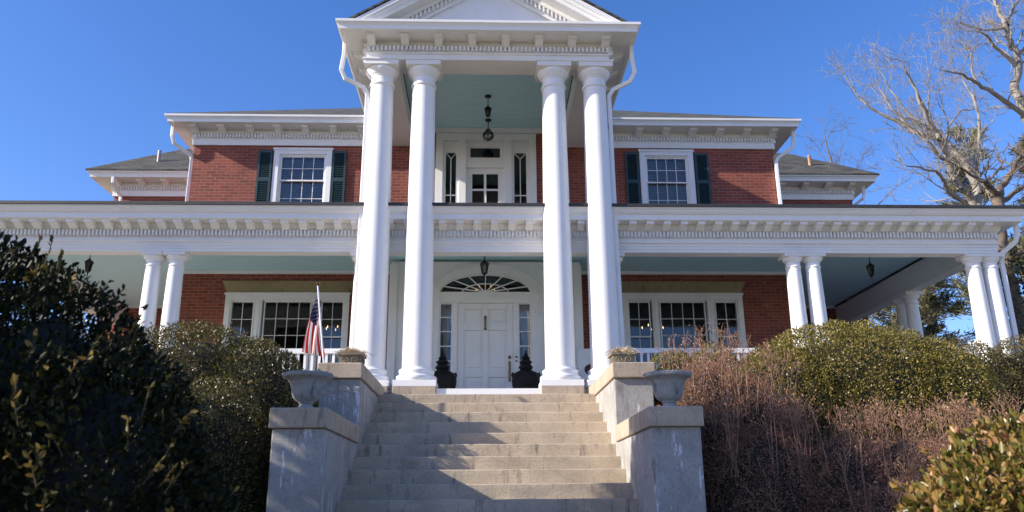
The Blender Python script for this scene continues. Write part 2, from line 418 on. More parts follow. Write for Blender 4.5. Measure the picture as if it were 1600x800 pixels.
GUT = [(-.012,-.012),(.05,-.012),(.06,.05),(.085,.09),(.11,.105),(.115,.15),(.10,.15),(.10,.135),(-.012,.135)]
def gutter(pth, o, z, name="gutter"):
    return MB().sweep([(o+a, z+c) for a, c in GUT], pth).build(name, WHITE, house)
gutter(ppath, .40, 8.055)
# pediment
ZG = 8.205; ZA = ZG+ (PX1+.36-AX)*.585
b = MB(); b.add([(PX0-.1, PY, 8.07), (PX1+.1, PY, 8.07), (PX1+.1, PY, 8.25), (AX, PY, ZA-.1), (PX0-.1, PY, 8.25)], [(0,1,2,3,4)])
b.build("pediment_panel", WHITE, house)
b = MB()
def rake(side):
    e = (PX0-.36, ZG-.05) if side < 0 else (PX1+.36, ZG-.05)
    a = (AX, ZA)
    d = Vector((a[0]-e[0], a[1]-e[1])).normalized(); k = 1/abs(d.x); g_ = (a[1]-e[1])/(a[0]-e[0])
    zz = lambda x, o: e[1]+(x-e[0])*g_-o*k                # height of a line parallel to the roof edge, o below it
    xs_ = lambda o: e[0]+(8.095-e[1]+o*k)/g_              # where that line dies into the gutter
    def band(o0, o1, y0, y1): b.xz([(xs_(o0), 8.095), (a[0], zz(a[0],o0)), (a[0], zz(a[0],o1)), (xs_(o1), 8.095)], y0, y1)
    band(0, .07, 12.62, PY-.003); band(.072, .13, 12.66, PY-.003); band(.132, .20, 12.70, PY-.003); band(.202, .27, 12.94, PY-.003); band(.272, .42, 13.0, PY-.003)
    n = 34
    for i in range(n):
        x = e[0]+(a[0]-e[0])*(i+.5)/n; wv = .034
        if zz(x, .365) > 8.12: b.xz([(x-wv/2, zz(x-wv/2,.28)), (x+wv/2, zz(x+wv/2,.28)), (x+wv/2, zz(x+wv/2,.365)), (x-wv/2, zz(x-wv/2,.365))], 12.94, 12.998)
rake(-1); rake(1); b.build("raking_cornice", WHITE, house)
b = MB()
for sgn, xe in ((-1, PX0-.38), (1, PX1+.38)):
    b.add([(xe,12.60,ZG-.04),(AX,12.60,ZA+.012),(AX,24,ZA+.012),(xe,24,ZG-.04),(xe,12.60,ZG+.0),(AX,12.60,ZA+.055),(AX,24,ZA+.055),(xe,24,ZG+.0)],
          [(0,1,2,3),(4,7,6,5),(0,4,5,1),(1,5,6,2),(2,6,7,3),(3,7,4,0)])
b.build("portico_roof", SHINGLE, house)
b = MB(); b.box(PX0-.39, PX1+.39, 12.68, PY-.01, 8.075, 8.09); b.build("pediment_ledge", MEMB, house)
b = MB(); b.box(PX0+.52, PX1-.52, PY+.52, W-.006, 8.15, 8.18); b.build("portico_ceiling", TEAL, house)
b = MB(); b.box(PX0+.53, PX1-.53, W-.06, W-.006, 8.03, 8.145); b.build("ceiling_moulding", WHITE, house)

# main and wing eaves
def eave(pth, gp, sp_, dz=0):
    m = MB()
    m.sweep([(.004,7.68+dz),(.045,7.68+dz),(.045,7.82+dz),(.065,7.825+dz),(.065,7.84+dz),(.05,7.845+dz),(.05,7.93+dz),(.09,7.95+dz),(.10,7.97+dz),(.05,7.975+dz),(.05,8.045+dz),(.004,8.045+dz)], pth)
    m.dentils(pth, .052, .105, 7.846+dz, 7.93+dz, .068, .5)
    m.sweep([(.004,8.047),(.42,8.047),(.42,8.062),(.004,8.062)], gp)
    e = m.build("eave_cornice", WHITE, house)
    put_brackets(e, sp_, .14, .05, .35, 7.92, 8.0465, cap=.02)
    gutter(gp, .42, 8.05)
    return e
eave([(XL, 27), (XL, W), (PX0-.003, W)], [(XL, 27), (XL, W), (PX0-.52, W)], [(XL+.02+.615*i, W, 0) for i in range(7)])
eave([(PX1+.003, W), (XR, W), (XR, 27)], [(PX1+.52, W), (XR, W), (XR, 27)], [(XR-.02-.615*i, W, 0) for i in range(6)])
eave([(WL, 27), (WL, WING), (XL-.03, WING)], [(WL, 27), (WL, WING), (XL-.55, WING)], [(WL+.1+.62*i, WING, 0) for i in range(5)])
eave([(XR+.03, WING), (WR, WING), (WR, 27)], [(XR+.55, WING), (WR, WING), (WR, 27)], [(WR-.1-.62*i, WING, 0) for i in range(5)])
def hip(name, x0, x1, y0, y1, z, p, run=None):
    t = (y1-y0)/2; ry = y0+t; zr = z+t*p; r = run or t; th = .035
    V = [(x0,y0,z),(x1,y0,z),(x1,y1,z),(x0,y1,z),(x0+r,ry,zr),(x1-r,ry,zr),(x0,y0,z-th),(x1,y0,z-th),(x1,y1,z-th),(x0,y1,z-th)]
    return MB().add(V, [(0,1,5,4),(1,2,5),(2,3,4,5),(3,0,4),(0,6,7,1),(1,7,8,2),(2,8,9,3),(3,9,6,0),(6,9,8,7)]).build(name, SHINGLE, house)
hip("roof", XL-.50, XR+.50, W-.50, 28.8, 8.225, .56)
hip("roof", WL-.56, 0.0, WING-.56, 24.0, 8.225, .70, 1.5)
hip("roof", 0.1, WR+.56, WING-.56, 24.0, 8.225, .70, 1.5)
for (x, y, z, m) in ((-8.72, 20.25, 8.66, DEN), (8.96, 20.3, 8.68, RUST)):
    v = MB(); v.tube([(x,y,z-.1),(x,y,z+.44)], .045, 12); v.lathe([(.11,0),(.10,.03),(.06,.10),(.05,.12)], (x,y,z-.08), 12, 1); v.build("vent_pipe", [m, DEN], house)

# ---- columns
def column(h, rb, rtp, name="column", pl=.345, ab=.31):
    n = 36; prof = []
    zb, zt_ = .32 if h > 4 else .16, h-(.46 if h > 4 else .22)
    for i in range(15):
        t = i/14; prof.append((rb-(rb-rtp)*(t**1.7), zb+(zt_-zb)*t))
    s = MB(); s.lathe(prof, n=n); c = s.build(name, WHITE, house, world=False)
    k = 1 if h > 4 else .56
    m = MB(); m.box(-pl, pl, -pl, pl, 0, .10*k)
    m.lathe([(r_*pl, z*k) for r_, z in ((.93,.10),(.985,.125),(.995,.155),(.97,.185),(.90,.20),(.86,.205),(.84,.23),(.86,.25),(.875,.27),(.855,.29),(.80,.297),(.755,.31),(rb/pl,.335))], n=n)
    m.build("column_base", WHITE, c, world=False)
    m = MB(); z1 = h
    m.lathe([(rtp, z1-.47*k), (rtp*1.10, z1-.455*k), (rtp*1.13, z1-.435*k), (rtp*1.10, z1-.415*k), (rtp*1.0, z1-.405*k), (rtp*1.0, z1-.29*k), (rtp*1.06, z1-.285*k), (rtp*1.08, z1-.265*k), (rtp*1.16, z1-.255*k), (rtp*1.22, z1-.235*k), (rtp*1.34, z1-.20*k), (rtp*1.43, z1-.165*k), (rtp*1.45, z1-.14*k), (rtp*1.40, z1-.12*k)], n=n)
    m.box(-ab, ab, -ab, ab, z1-.12*k, z1-.035*k); m.box(-ab-.02*k, ab+.02*k, -ab-.02*k, ab+.02*k, z1-.034*k, z1-.001)
    m.build("column_capital", WHITE, c, world=False)
    return c
hl = house.location
c0 = column(7.70-1.78, .25, .205)
for i, x in enumerate((-1.875, -1.115, 1.26, 2.015)):
    c = c0 if i == 0 else copy_tree(c0, house)
    c.location = Vector((x, YC, 1.78))-hl; c['label'] = "tall white column of the portico"
s0 = column(4.23-FLOOR, .15, .125, pl=.20, ab=.185)
for i, (x, y) in enumerate(((-5.78,13.78),(-5.39,13.78),(5.54,13.78),(5.90,13.78),(8.84,13.78),(9.15,13.78),(9.15,14.14),(9.13,16.55),(9.13,16.95),(-8.74,13.78),(-9.06,13.78),(-2.17,13.83),(2.30,13.83))):
    c = s0 if i == 0 else copy_tree(s0, house)
    c.location = Vector((x, y, FLOOR))-hl; c['label'] = "short white porch column"

# ---- vestibule bay with fanlight and front door
YB = 15.9; DX = .02; SPR = 4.06; EA, EB = .945, .415
b = MB()
bx0, bx1 = -1.90, 1.96
b.box(bx0, bx0+.10, YB, W-.004, FLOOR, 4.705); b.box(bx1-.10, bx1, YB, W-.004, FLOOR, 4.705)
b.box(bx0+.1, DX-1.08, YB+.02, YB+.14, FLOOR, 4.705); b.box(DX+1.08, bx1-.1, YB+.02, YB+.14, FLOOR, 4.705)
n = 32
def ell(k, a=EA, bb=EB): t = math.pi*(1-k/n); return (DX+a*math.cos(t), SPR+bb*math.sin(t))
for k in range(n):
    p, q = ell(k), ell(k+1)
    b.xz([p, q, (q[0], 4.705), (p[0], 4.705)], YB+.02, YB+.12)
for xx in (DX-1.08, DX+EA): b.box(xx, xx+1.08-EA, YB+.021, YB+.121, FLOOR, 4.705)
b.box(bx0-.02, bx0+.14, YB-.035, YB-.002, FLOOR, 4.66); b.box(bx1-.14, bx1+.02, YB-.035, YB-.002, FLOOR, 4.66)
b.box(bx0, bx1, YB, W-.01, 4.706, 4.72)
b.build("vestibule", WHITE, house)
b = MB()                                             # moulded arch around the fanlight
for (a0, b0, a1, b1, yp) in ((EA-.01, EB-.01, EA+.06, EB+.06, .045), (EA+.062, EB+.062, EA+.13, EB+.16, .03), (EA+.132, EB+.162, EA+.17, EB+.20, .055)):
    for k in range(n):
        b.xz([ell(k,a0,b0), ell(k+1,a0,b0), ell(k+1,a1,b1), ell(k,a1,b1)], YB+.018-yp, YB+.019)
for sgn in (-1, 1):
    for (a0, a1, yp) in ((EA-.01, EA+.06, .045), (EA+.062, EA+.13, .03), (EA+.132, EA+.17, .055)):
        b.box(DX+sgn*a0, DX+sgn*a1, YB+.018-yp, YB+.019, FLOOR, SPR)
b.build("door_surround", WHITE, house)
fan = MB()
fan.box(DX-EA, DX+EA, YB+.03, YB+.10, SPR-.09, SPR+.03)
for k in range(n):
    fan.xz([ell(k,.47,.20), ell(k+1,.47,.20), ell(k+1,.49,.22), ell(k,.49,.22)], YB+.06, YB+.09)
    fan.xz([ell(k,EA-.03,EB-.03), ell(k+1,EA-.03,EB-.03), ell(k+1,EA,EB), ell(k,EA,EB)], YB+.04, YB+.10)
for k in range(1, 8):
    t = math.pi*k/8; d = Vector((EA*math.cos(t), EB*math.sin(t))); nv = Vector((-d.y, d.x)).normalized()*.011
    p0 = Vector((DX, SPR+.03))+d*.06; p1 = Vector((DX, SPR))+d*.97
    fan.xz([tuple(p0-nv), tuple(p1-nv), tuple(p1+nv), tuple(p0+nv)], YB+.062, YB+.088)
fan.lathe([(.0,0),(.06,.001),(.06,.03)], (DX, YB+.07, SPR+.03), 16)
fo = fan.build("fanlight", WHITE, house)
gl = MB(); gl.add([(*p[:1], YB+.078, p[1]) for p in [ell(k) for k in range(n+1)]], [tuple(range(n+1))]); gl.build("fanlight_glass", GLASS, fo, recalc=False)
# jambs, transom and side lights
b = MB()
b.box(DX-EA, DX+EA, YB+.01, YB+.11, SPR-.20, SPR-.092)
for x0, x1 in ((DX-.655, DX-.56), (DX+.56, DX+.655), (DX-EA, DX-.925), (DX+.925, DX+EA)): b.box(x0, x1, YB+.02, YB+.12, FLOOR, SPR-.202)
b.build("door_frame", WHITE, house)
for sgn in (-1, 1):
    x0, x1 = sorted((DX+sgn*.655, DX+sgn*.925)); s = MB()
    s.box(x0, x0+.03, YB+.04, YB+.10, FLOOR+.55, 3.856); s.box(x1-.03, x1, YB+.04, YB+.10, FLOOR+.55, 3.856)
    for z in (2.31, 2.67, 2.97, 3.265, 3.555): s.box(x0+.03, x1-.03, YB+.055, YB+.09, z, z+.022)
    s.box(x0, x1, YB+.03, YB+.10, FLOOR, FLOOR+.55); s.box(x0+.03, x1-.03, YB+.04, YB+.10, 3.835, 3.856); s.box(x0+.05, x1-.05, YB+.018, YB+.029, FLOOR+.08, FLOOR+.47)
    so_ = s.build("sidelight", WHITE, house)
    MB().add([(x0+.02,YB+.075,FLOOR+.55),(x1-.02,YB+.075,FLOOR+.55),(x1-.02,YB+.075,3.85),(x0+.02,YB+.075,3.85)], [(0,1,2,3)]).build("sidelight_glass", GLASS, so_, recalc=False)
    c = MB(); N = 16; xa, xb = x0+.035, x1-.035; rows = []
    for j in range(15):
        t = j/14; z = 3.83-1.5*t; wdt = 1-.72*math.exp(-((t-.72)/.34)**2); wdt = 1 if t < .22 else wdt
        rows.append([(xa+(xb-xa)*(.5+(i/N-.5)*wdt), YB+.105+.014*math.sin(i*2.1), z) for i in range(N+1)])
    c.add([p for r_ in rows for p in r_], [(j*(N+1)+i, j*(N+1)+i+1, (j+1)*(N+1)+i+1, (j+1)*(N+1)+i) for j in range(14) for i in range(N)], 0, True)
    c.build("curtain", LACE, so_, recalc=False)
d = MB(); dx0, dx1, dz0, dz1 = DX-.558, DX+.558, FLOOR+.012, 3.855
rails = [(dx0, dx0+.13), (DX-.055, DX+.055), (dx1-.13, dx1)]
for x0, x1 in rails: d.box(x0, x1, YB+.05, YB+.10, dz0, dz1)
zr = [(dz0, dz0+.20), (2.36, 2.50), (3.30, 3.44), (dz1-.12, dz1)]
for z0, z1 in zr:
    for i in range(2): d.box(rails[i][1], rails[i+1][0], YB+.05, YB+.10, z0, z1)
for i in range(2):
    for j in range(3):
        x0, x1, z0, z1 = rails[i][1], rails[i+1][0], zr[j][1], zr[j+1][0]
        d.box(x0, x1, YB+.075, YB+.095, z0, z1); d.box(x0+.05, x1-.05, YB+.060, YB+.0745, z0+.05, z1-.05)
do = d.build("front_door", WHITE, house, bevel=.006)
k = MB(); k.tube([(DX,YB+.05,3.52),(DX,YB+.02,3.54),(DX,YB+.02,3.34),(DX,YB+.045,3.33)], .018, 8); k.lathe([(.01,0),(.03,.02),(.03,.05),(.012,.075)], (DX,YB+.03,3.52), 10); k.lathe([(.02,0),(.03,.02),(.02,.04)], (DX,YB+.03,3.30), 10)
k.build("door_knocker", BRASS, do)
hx = dx1-.075; k = MB(); k.tube([(hx,YB+.048,2.63),(hx,YB+.0,2.60),(hx,YB-.01,2.45),(hx,YB+.0,2.32),(hx,YB+.048,2.29)], .014, 8); k.box(hx-.022, hx+.022, YB+.042, YB+.049, 2.27, 2.68); k.lathe([(.012,0),(.03,.02),(.025,.05),(.01,.07)], (hx,YB+.03,2.72), 10)
k.build("door_handle", BRASS, do)
k = MB(); k.lathe([(.02,0),(.028,.012),(.02,.03)], (dx1+.06, YB+.01, 2.74), 10); k.lathe([(.016,0),(.022,.012),(.016,.03)], (dx1+.06, YB+.01, 2.66), 10); k.build("doorbell", BRASS, house)

# ---- windows
def sash(mb, x0, x1, z0, z1, y, nc, nr, fr=.029, bar=.012):
    mb.box(x0, x0+fr, y, y+.045, z0, z1); mb.box(x1-fr, x1, y, y+.045, z0, z1); mb.box(x0+fr, x1-fr, y, y+.045, z0, z0+fr); mb.box(x0+fr, x1-fr, y, y+.045, z1-fr, z1)
    for i in range(1, nc): xx = x0+fr+(x1-x0-2*fr)*i/nc; mb.box(xx-bar/2, xx+bar/2, y+.008, y+.037, z0+fr, z1-fr)
    for j in range(1, nr): zz = z0+fr+(z1-z0-2*fr)*j/nr; mb.box(x0+fr, x1-fr, y+.010, y+.035, zz-bar/2, zz+bar/2)
def pane(x0, x1, z0, z1, y, parent):
    MB().add([(x0,y,z0),(x1,y,z0),(x1,y,z1),(x0,y,z1)], [(0,1,2,3)]).build("pane", GLASS, parent, recalc=False)
def casing(mb, x0, x1, z0, z1, wd, y):
    mb.box(x0, x0+wd, y-.035, y+.12, z0, z1); mb.box(x1-wd, x1, y-.035, y+.12, z0, z1); mb.box(x0+wd, x1-wd, y-.035, y+.12, z1-wd, z1)
    mb.box(x0-.04, x1+.04, y-.08, y+.12, z0-.06, z0-.002); mb.box(x0-.02, x1+.02, y-.055, y-.036, z1-.03, z1+.025)
    mb.box(x0+wd, x0+wd+.03, y+.0, y+.12, z0, z1-wd); mb.box(x1-wd-.03, x1-wd, y+.0, y+.12, z0, z1-wd); mb.box(x0+wd+.03, x1-wd-.03, y+.0, y+.12, z1-wd-.03, z1-wd)
def double_hung(x0, x1, z0, z1, zm, y, cols, parent=house):
    f = MB(); casing(f, x0, x1, z0, z1, .12, y); fo_ = f.build("window", WHITE, parent, bevel=.004)
    xi0, xi1, zi1 = x0+.15, x1-.15, z1-.15
    s = MB(); sash(s, xi0, xi1, zm-.02, zi1, y+.02, cols, 2); s.build("upper_sash", WHITE, fo_)
    s = MB(); sash(s, xi0, xi1, z0, zm+.02, y+.07, cols, 2); s.build("lower_sash", WHITE, fo_)
    pane(xi0+.03, xi1-.03, zm, zi1-.03, y+.045, fo_); pane(xi0+.03, xi1-.03, z0+.03, zm, y+.095, fo_)
    return fo_
for (x0, x1, z0, z1), frac in ((UL, .95), (UR, .82)):
    fo_ = double_hung(x0, x1, z0, z1, 6.87, W, 4)
    s = MB(); zz = z1-.17; zend = z0+(z1-z0)*(1-frac)
    while zz > zend: s.box(x0+.16, x1-.16, W+.16, W+.172, zz-.030, zz); zz -= .042
    s.build("blind", BLIND, fo_)
for (xa, xb, zc) in ((-5.035, -4.725, 7.56), (-3.395, -3.09, 7.555), (3.17, 3.475, 7.57), (4.755, 5.07, 7.56)):
    s = MB(); z0 = 6.0; zm = 6.86
    s.box(xa, xa+.045, W-.055, W-.012, z0, zc); s.box(xb-.045, xb, W-.055, W-.012, z0, zc)
    for z_a, z_b in ((z0, z0+.06), (zm-.04, zm+.04), (zc-.06, zc)): s.box(xa+.045, xb-.045, W-.055, W-.012, z_a, z_b)
    for z_a, z_b in ((z0+.06, zm-.04), (zm+.04, zc-.06)):
        zz = z_a+.005
        while zz < z_b-.02:
            s.add([(x,y,z) for x in (xa+.045, xb-.045) for y, z in ((W-.052,zz),(W-.020,zz+.034),(W-.020,zz+.040),(W-.052,zz+.006))], [(0,1,2,3),(7,6,5,4),(0,4,5,1),(1,5,6,2),(2,6,7,3),(3,7,4,0)]); zz += .043
    s.box(xa+.04, xb-.04, W-.014, W-.008, z0, zc)
    s.build("shutter", SHUT, house)
for (x0, x1, z0, z1) in (PL, PR):
    f = MB(); casing(f, x0, x1, z0, z1, .11, W); s3 = [(x0+.11, x0+.60), (x0+.80, x1-.80), (x1-.60, x1-.11)]
    for a, c in ((s3[0][1], s3[1][0]), (s3[1][1], s3[2][0])):
        f.box(a+.03, c-.03, W-.03, W+.12, z0, z1-.112); f.box(a+.075, c-.075, W-.045, W-.031, z0, z1-.115)
    fo_ = f.build("window", WHITE, house, bevel=.004)
    for i, (a, c) in enumerate(s3):
        s = MB()
        if i == 1: sash(s, a, c, z0+.02, z1-.14, W+.04, 4, 4)
        else: sash(s, a, c, 3.33, z1-.14, W+.04, 2, 2); sash(s, a, c, z0+.02, 3.37, W+.086, 2, 1)
        s.build("sash", WHITE, fo_)
        pane(a+.02, c-.02, 3.34 if i != 1 else z0+.03, z1-.16, W+.062, fo_)
        if i != 1: pane(a+.02, c-.02, z0+.03, 3.36, W+.108, fo_)
    l = MB(); l.xz([(x0+.02, z1+.028), (x1-.02, z1+.028), (x1+.10, z1+.285), (x0-.10, z1+.285)], W-.03, W+.1); l.build("lintel", LINTEL, house, bevel=.006)

# balcony door unit
f = MB(); yb = W
f.box(BAL[0], BAL[0]+.16, yb-.03, yb+.2, BAL[2], BAL[3]); f.box(BAL[1]-.16, BAL[1], yb-.03, yb+.2, BAL[2], BAL[3]); f.box(BAL[0]+.16, BAL[1]-.16, yb-.03, yb+.2, BAL[3]-.16, BAL[3])
jl, jr = -.42, .44
f.box(jl-.16, jl, yb-.03, yb+.2, BAL[2], BAL[3]-.162); f.box(jr, jr+.16, yb-.03, yb+.2, BAL[2], BAL[3]-.162)
f.box(jl, jr, yb+.0, yb+.18, 7.20, 7.36)
bo = f.build("balcony_door_frame", WHITE, house, bevel=.004)
t_ = MB(); sash(t_, jl, jr, 7.362, 7.79, yb+.05, 1, 1, .095); t_.box(jl, jr, yb+.06, yb+.16, 7.79, 7.858); t_.build("transom_sash", WHITE, bo); pane(jl+.05, jr-.05, 7.40, 7.76, yb+.075, bo)
d = MB(); dl, dr = jl+.0, jr-.0
d.box(dl, dl+.14, yb+.08, yb+.13, 5.5, 7.20); d.box(dr-.14, dr, yb+.08, yb+.13, 5.5, 7.20); d.box(dl+.14, dr-.14, yb+.08, yb+.13, 7.07, 7.20); d.box(dl+.14, dr-.14, yb+.08, yb+.13, 5.5, 6.0)
d.box((dl+dr)/2-.028, (dl+dr)/2+.028, yb+.085, yb+.125, 6.0, 7.07)
for z in (6.33, 6.69): d.box(dl+.14, dr-.14, yb+.087, yb+.123, z-.022, z+.022)
dd = d.build("balcony_door", WHITE, house); pane(dl+.12, dr-.12, 5.98, 7.09, yb+.105, dd)
for x0, x1 in ((BAL[0]+.16, jl-.16), (jr+.16, BAL[1]-.16)):
    s = MB(); fr = .065; ya = yb+.06; xm = (x0+x1)/2
    s.box(x0, x0+fr, ya, ya+.05, 5.5, 7.66); s.box(x1-fr, x1, ya, ya+.05, 5.5, 7.66); s.box(x0+fr, x1-fr, ya, ya+.05, 7.58, 7.66); s.box(x0, x1, ya+.01, ya+.1, 7.66, 7.858); s.box(x0+fr, x1-fr, ya, ya+.05, 5.5, 5.9)
    s.box(xm-.01, xm+.01, ya+.01, ya+.04, 5.9, 7.45); s.box(x0+fr, x1-fr, ya+.012, ya+.038, 6.54, 6.565)
    for sg in (-1, 1): s.xz([(xm-.008*sg, 7.44), (xm+.012*sg, 7.44), (xm+sg*(x1-x0-2*fr)/2, 7.565), (xm+sg*(x1-x0-2*fr)/2, 7.592)], ya+.012, ya+.038)
    ss = s.build("balcony_sidelight", WHITE, house); pane(x0+fr-.01, x1-fr+.01, 5.88, 7.60, ya+.026, ss)

# ---- downspouts
def spout(pts, parent=house, r=.052):
    m = MB(); m.tube(pts, r, 4, square=True); return m.build("downspout", WHITE, parent, bevel=.012)
spout([(-2.56,13.1,8.06),(-2.56,13.1,7.80),(-2.60,13.12,7.52),(-2.53,13.16,7.36),(-2.22,13.30,7.26),(-2.14,13.32,7.14),(-2.145,13.33,5.6),(-2.17,13.33,1.76)])
spout([(2.70,13.1,8.06),(2.70,13.1,7.80),(2.74,13.12,7.52),(2.66,13.16,7.36),(2.36,13.30,7.26),(2.285,13.32,7.14),(2.29,13.33,5.6),(2.32,13.33,1.76)])
spout([(XL-.44,W-.2,8.06),(XL-.44,W-.2,7.82),(XL-.40,W-.16,7.66),(XL-.08,W+.06,7.46),(XL-.06,W+.08,7.35),(XL-.06,W+.08,5.7)])
spout([(XR+.44,W-.2,8.06),(XR+.44,W-.2,7.82),(XR+.40,W-.16,7.66),(XR+.10,W-.03,7.46),(XR+.03,W-.06,7.35),(XR+.03,W-.06,5.7)])
spout([(WL+.12,WING-.45,8.06),(WL+.12,WING-.45,7.90),(WL+.20,WING-.10,7.66),(WL+.22,WING-.10,7.5),(WL+.22,WING-.10,5.7)])
spout([(WR+.30,WING-.1,8.06),(WR+.30,WING-.1,7.82),(WR+.26,WING-.1,7.70),(WR+.07,WING+.1,7.56),(WR+.06,WING+.1,5.7)])
spout([(FX1+.36,FY-.1,4.90),(FX1+.36,FY-.1,4.55),(FX1+.33,FY-.06,4.44),(FX1+.13,FY+.06,4.26),(FX1+.11,FY+.1,4.1),(FX1+.11,FY+.1,1.8)])

# ---- railings
for xa, xb, y in ((-5.2, -2.36, 13.62), (2.5, 5.36, 13.62), (6.08, 8.66, 13.78), (-8.6, -5.95, 13.78)):
    r_ = MB(); r_.box(xa, xb, y-.04, y+.04, 2.42, 2.50); r_.box(xa, xb, y-.03, y+.03, 1.84, 1.90); n = int((xb-xa)/.115)
    for i in range(n): x = xa+(i+.5)*(xb-xa)/n; r_.box(x-.02, x+.02, y-.02, y+.02, 1.90, 2.42)
    r_.build("porch_railing", WHITE, house)

# ------------------------------------------------------------------ concrete staircase
stair = empty("staircase", (.05, 10.4, -.6), "worn tan concrete front steps between stepped concrete cheek walls", "stairs")
for k in range(-4, 10):
    h = 1.58-(9-k)*.172; y = 12.4-(9-k)*.345
    yb_ = y+.40 if k < 9 else 13.0
    s = MB(); x0, x1 = -1.66, 1.76
    nseg = 14; P = [(-0.0, h-.172-.05), (0.0, h-.006)]
    vs_ = []
    for i in range(nseg+1):
        x = x0+(x1-x0)*i/nseg; wob = rnd.uniform(-.004, .004); dz = rnd.uniform(-.004, .003)
        vs_ += [(x,y+wob,h-.28),(x,y+wob,h-.045+dz),(x,y+.0005+wob,h-.04+dz),(x,y+.002+wob,h-.010+dz),(x,y+.010+wob,h+dz),(x,yb_,h),(x,yb_,h-.28)]
    m7 = 7; fs = [(i*m7+j, i*m7+(j+1)%m7, (i+1)*m7+(j+1)%m7, (i+1)*m7+j) for i in range(nseg) for j in range(m7)]
    fs += [tuple(range(m7)), tuple(range(nseg*m7, (nseg+1)*m7))[::-1]]
    s.add(vs_, fs); s.build("step", CONC, stair)
for x0, x1, nm in ((-2.13, -1.605, 0), (1.705, 2.215, 1)):
    sg = -1 if nm == 0 else 1
    for ya, yb_, zt_, zl in ((8.36, 10.54, .725, -1.7), (10.56, 13.02, 1.545, -.2)):
        s = MB(); s.box(x0, x1, ya, yb_, zl, zt_); p = s.build("pedestal", PED, stair, bevel=.012)
        c = MB(); e = .028
        c.box(x0-e, x1+e, ya-.055, yb_-.02 if zt_ < 1 else 12.93, zt_+.002, zt_+.205); c.build("pedestal_cap", CAPC, p, bevel=.014)
for xa, xb in ((-1.462, -.768), (.915, 1.606), (-2.22, -1.533), (1.677, 2.36)):
    MB().box(xa, xb, 12.955, 13.65, 1.581, 1.778).build("column_block", CAPC, stair, bevel=.01)

# ------------------------------------------------------------------ urns, planters, jars
def urn(x, y, z, label):
    t = empty("urn", (x, y, z), label, "urn", "concrete urns on the lower pedestals"); t.scale = (.91, .91, 1)
    m = MB(); fl = lambda i, zz: (.018*math.cos(i*math.pi/2) if .16 < zz < .34 else 0)
    m.lathe([(.135,0),(.135,.014),(.105,.03),(.078,.055),(.072,.075),(.088,.085),(.088,.095),(.125,.112),(.158,.148),(.175,.19),(.182,.24),(.193,.29),(.216,.322),(.25,.343),(.278,.353),(.288,.368),(.286,.390),(.262,.40),(.232,.385),(.17,.22),(.02,.2)], n=64, flut=fl)
    m.build("bowl", URNM, t, world=False)
    r_ = MB()
    for i in range(36):
        a = 2*math.pi*i/36; c, s_ = math.cos(a), math.sin(a)
        r_.add([(c*.287-s_*.011, s_*.287+c*.011, .372), (c*.287+s_*.011, s_*.287-c*.011, .372), (c*.295, s_*.295, .389), (c*.272, s_*.272, .405)], [(0,1,2),(0,2,3),(1,3,2),(0,3,1)])
    r_.build("rim_moulding", URNM, t, world=False)
    return t
urn(-1.885, 8.72, .932, "weathered grey concrete urn on the lower pedestal beside the dark boxwood")
urn(1.99, 8.72, .928, "weathered grey concrete urn on the lower pedestal beside the reddish shrub")
def planter(x, y, label):
    t = empty("planter_box", (x, y, 1.752), label, "planter", "stone planter boxes on the upper pedestals")
    m = MB(); hw = .16
    m.box(-hw, hw, -hw, hw, 0, .03); m.box(-hw+.012, hw-.012, -hw+.012, hw-.012, .03, .16); m.box(-hw-.012, hw+.012, -hw-.012, hw+.012, .16, .195)
    o = m
    for f in range(4):
        M = Matrix.Rotation(f*math.pi/2, 4, 'Z')
        for sg in (-1, 1):
            pts = []
            for i in range(22):
                a = i/21*math.pi*2.6; r_ = .048*(1-i/26); pts.append(M @ Vector((sg*(.062+r_*math.cos(a)*sg*-1), -hw+.004, .098+r_*.9*math.sin(a))))
            o.tube(pts, .007, 5)
            o.tube([M @ Vector((sg*.012, -hw+.004, .05)), M @ Vector((sg*.02, -hw+.004, .10)), M @ Vector((sg*.06, -hw+.004, .14))], .008, 5)
    m.build("box", BOXM, t, world=False)
    g_ = MB()
    for i in range(260):
        a = rnd.uniform(0, 6.28); r0 = rnd.uniform(0, .14); px, py = r0*math.cos(a), r0*math.sin(a)
        dx, dy = rnd.uniform(-.14, .14), rnd.uniform(-.14, .14); hh = rnd.uniform(.01, .09)
        g_.tube([(px,py,.18), (px+dx*.5,py+dy*.5,.195+hh), (px+dx*1.4,py+dy*1.4,.19+hh*rnd.uniform(-1,1))], .0035, 3, r2=.0015)
    g_.build("dry_grass", STRAW, t, world=False, recalc=False)
planter(-1.80, 11.02, "small stone planter of dry grass on upper pedestal, near the flag")
planter(1.90, 11.02, "small stone planter of dry grass on upper pedestal, near the reddish shrub")
def jar(x, y, label):
    t = empty("lidded_jar", (x, y, FLOOR), label, "jar", "black lidded jars beside the front door"); t.scale = (1.06, 1.06, 1.12)
    m = MB(); m.lathe([(.12,0),(.135,.02),(.15,.06),(.20,.17),(.235,.28),(.245,.36),(.238,.43),(.205,.49),(.15,.52),(.11,.53),(.10,.55),(.105,.56)], n=40, flut=lambda i, z: .02*math.cos(i*math.pi*2/5)*(1 if .1 < z < .46 else 0)); m.build("body", CERAM, t, world=False)
    m = MB(); m.lathe([(.10,.562),(.125,.575),(.125,.60),(.095,.625),(.085,.65),(.112,.665),(.110,.69),(.075,.705),(.06,.725),(.076,.74),(.055,.765),(.03,.80),(.008,.87)], n=24); m.build("lid", CERAM, t, world=False)
    for sg in (-1, 1):
        m = MB(); m.tube([(sg*.205,0,.475),(sg*.235,0,.49),(sg*.245,0,.46),(sg*.235,0,.43)], .016, 8); m.build("handle", CERAM, t, world=False)
    return t
jar(-.775, 15.0, "black glazed lidded jar under the sidelight on the hinge side of the door")
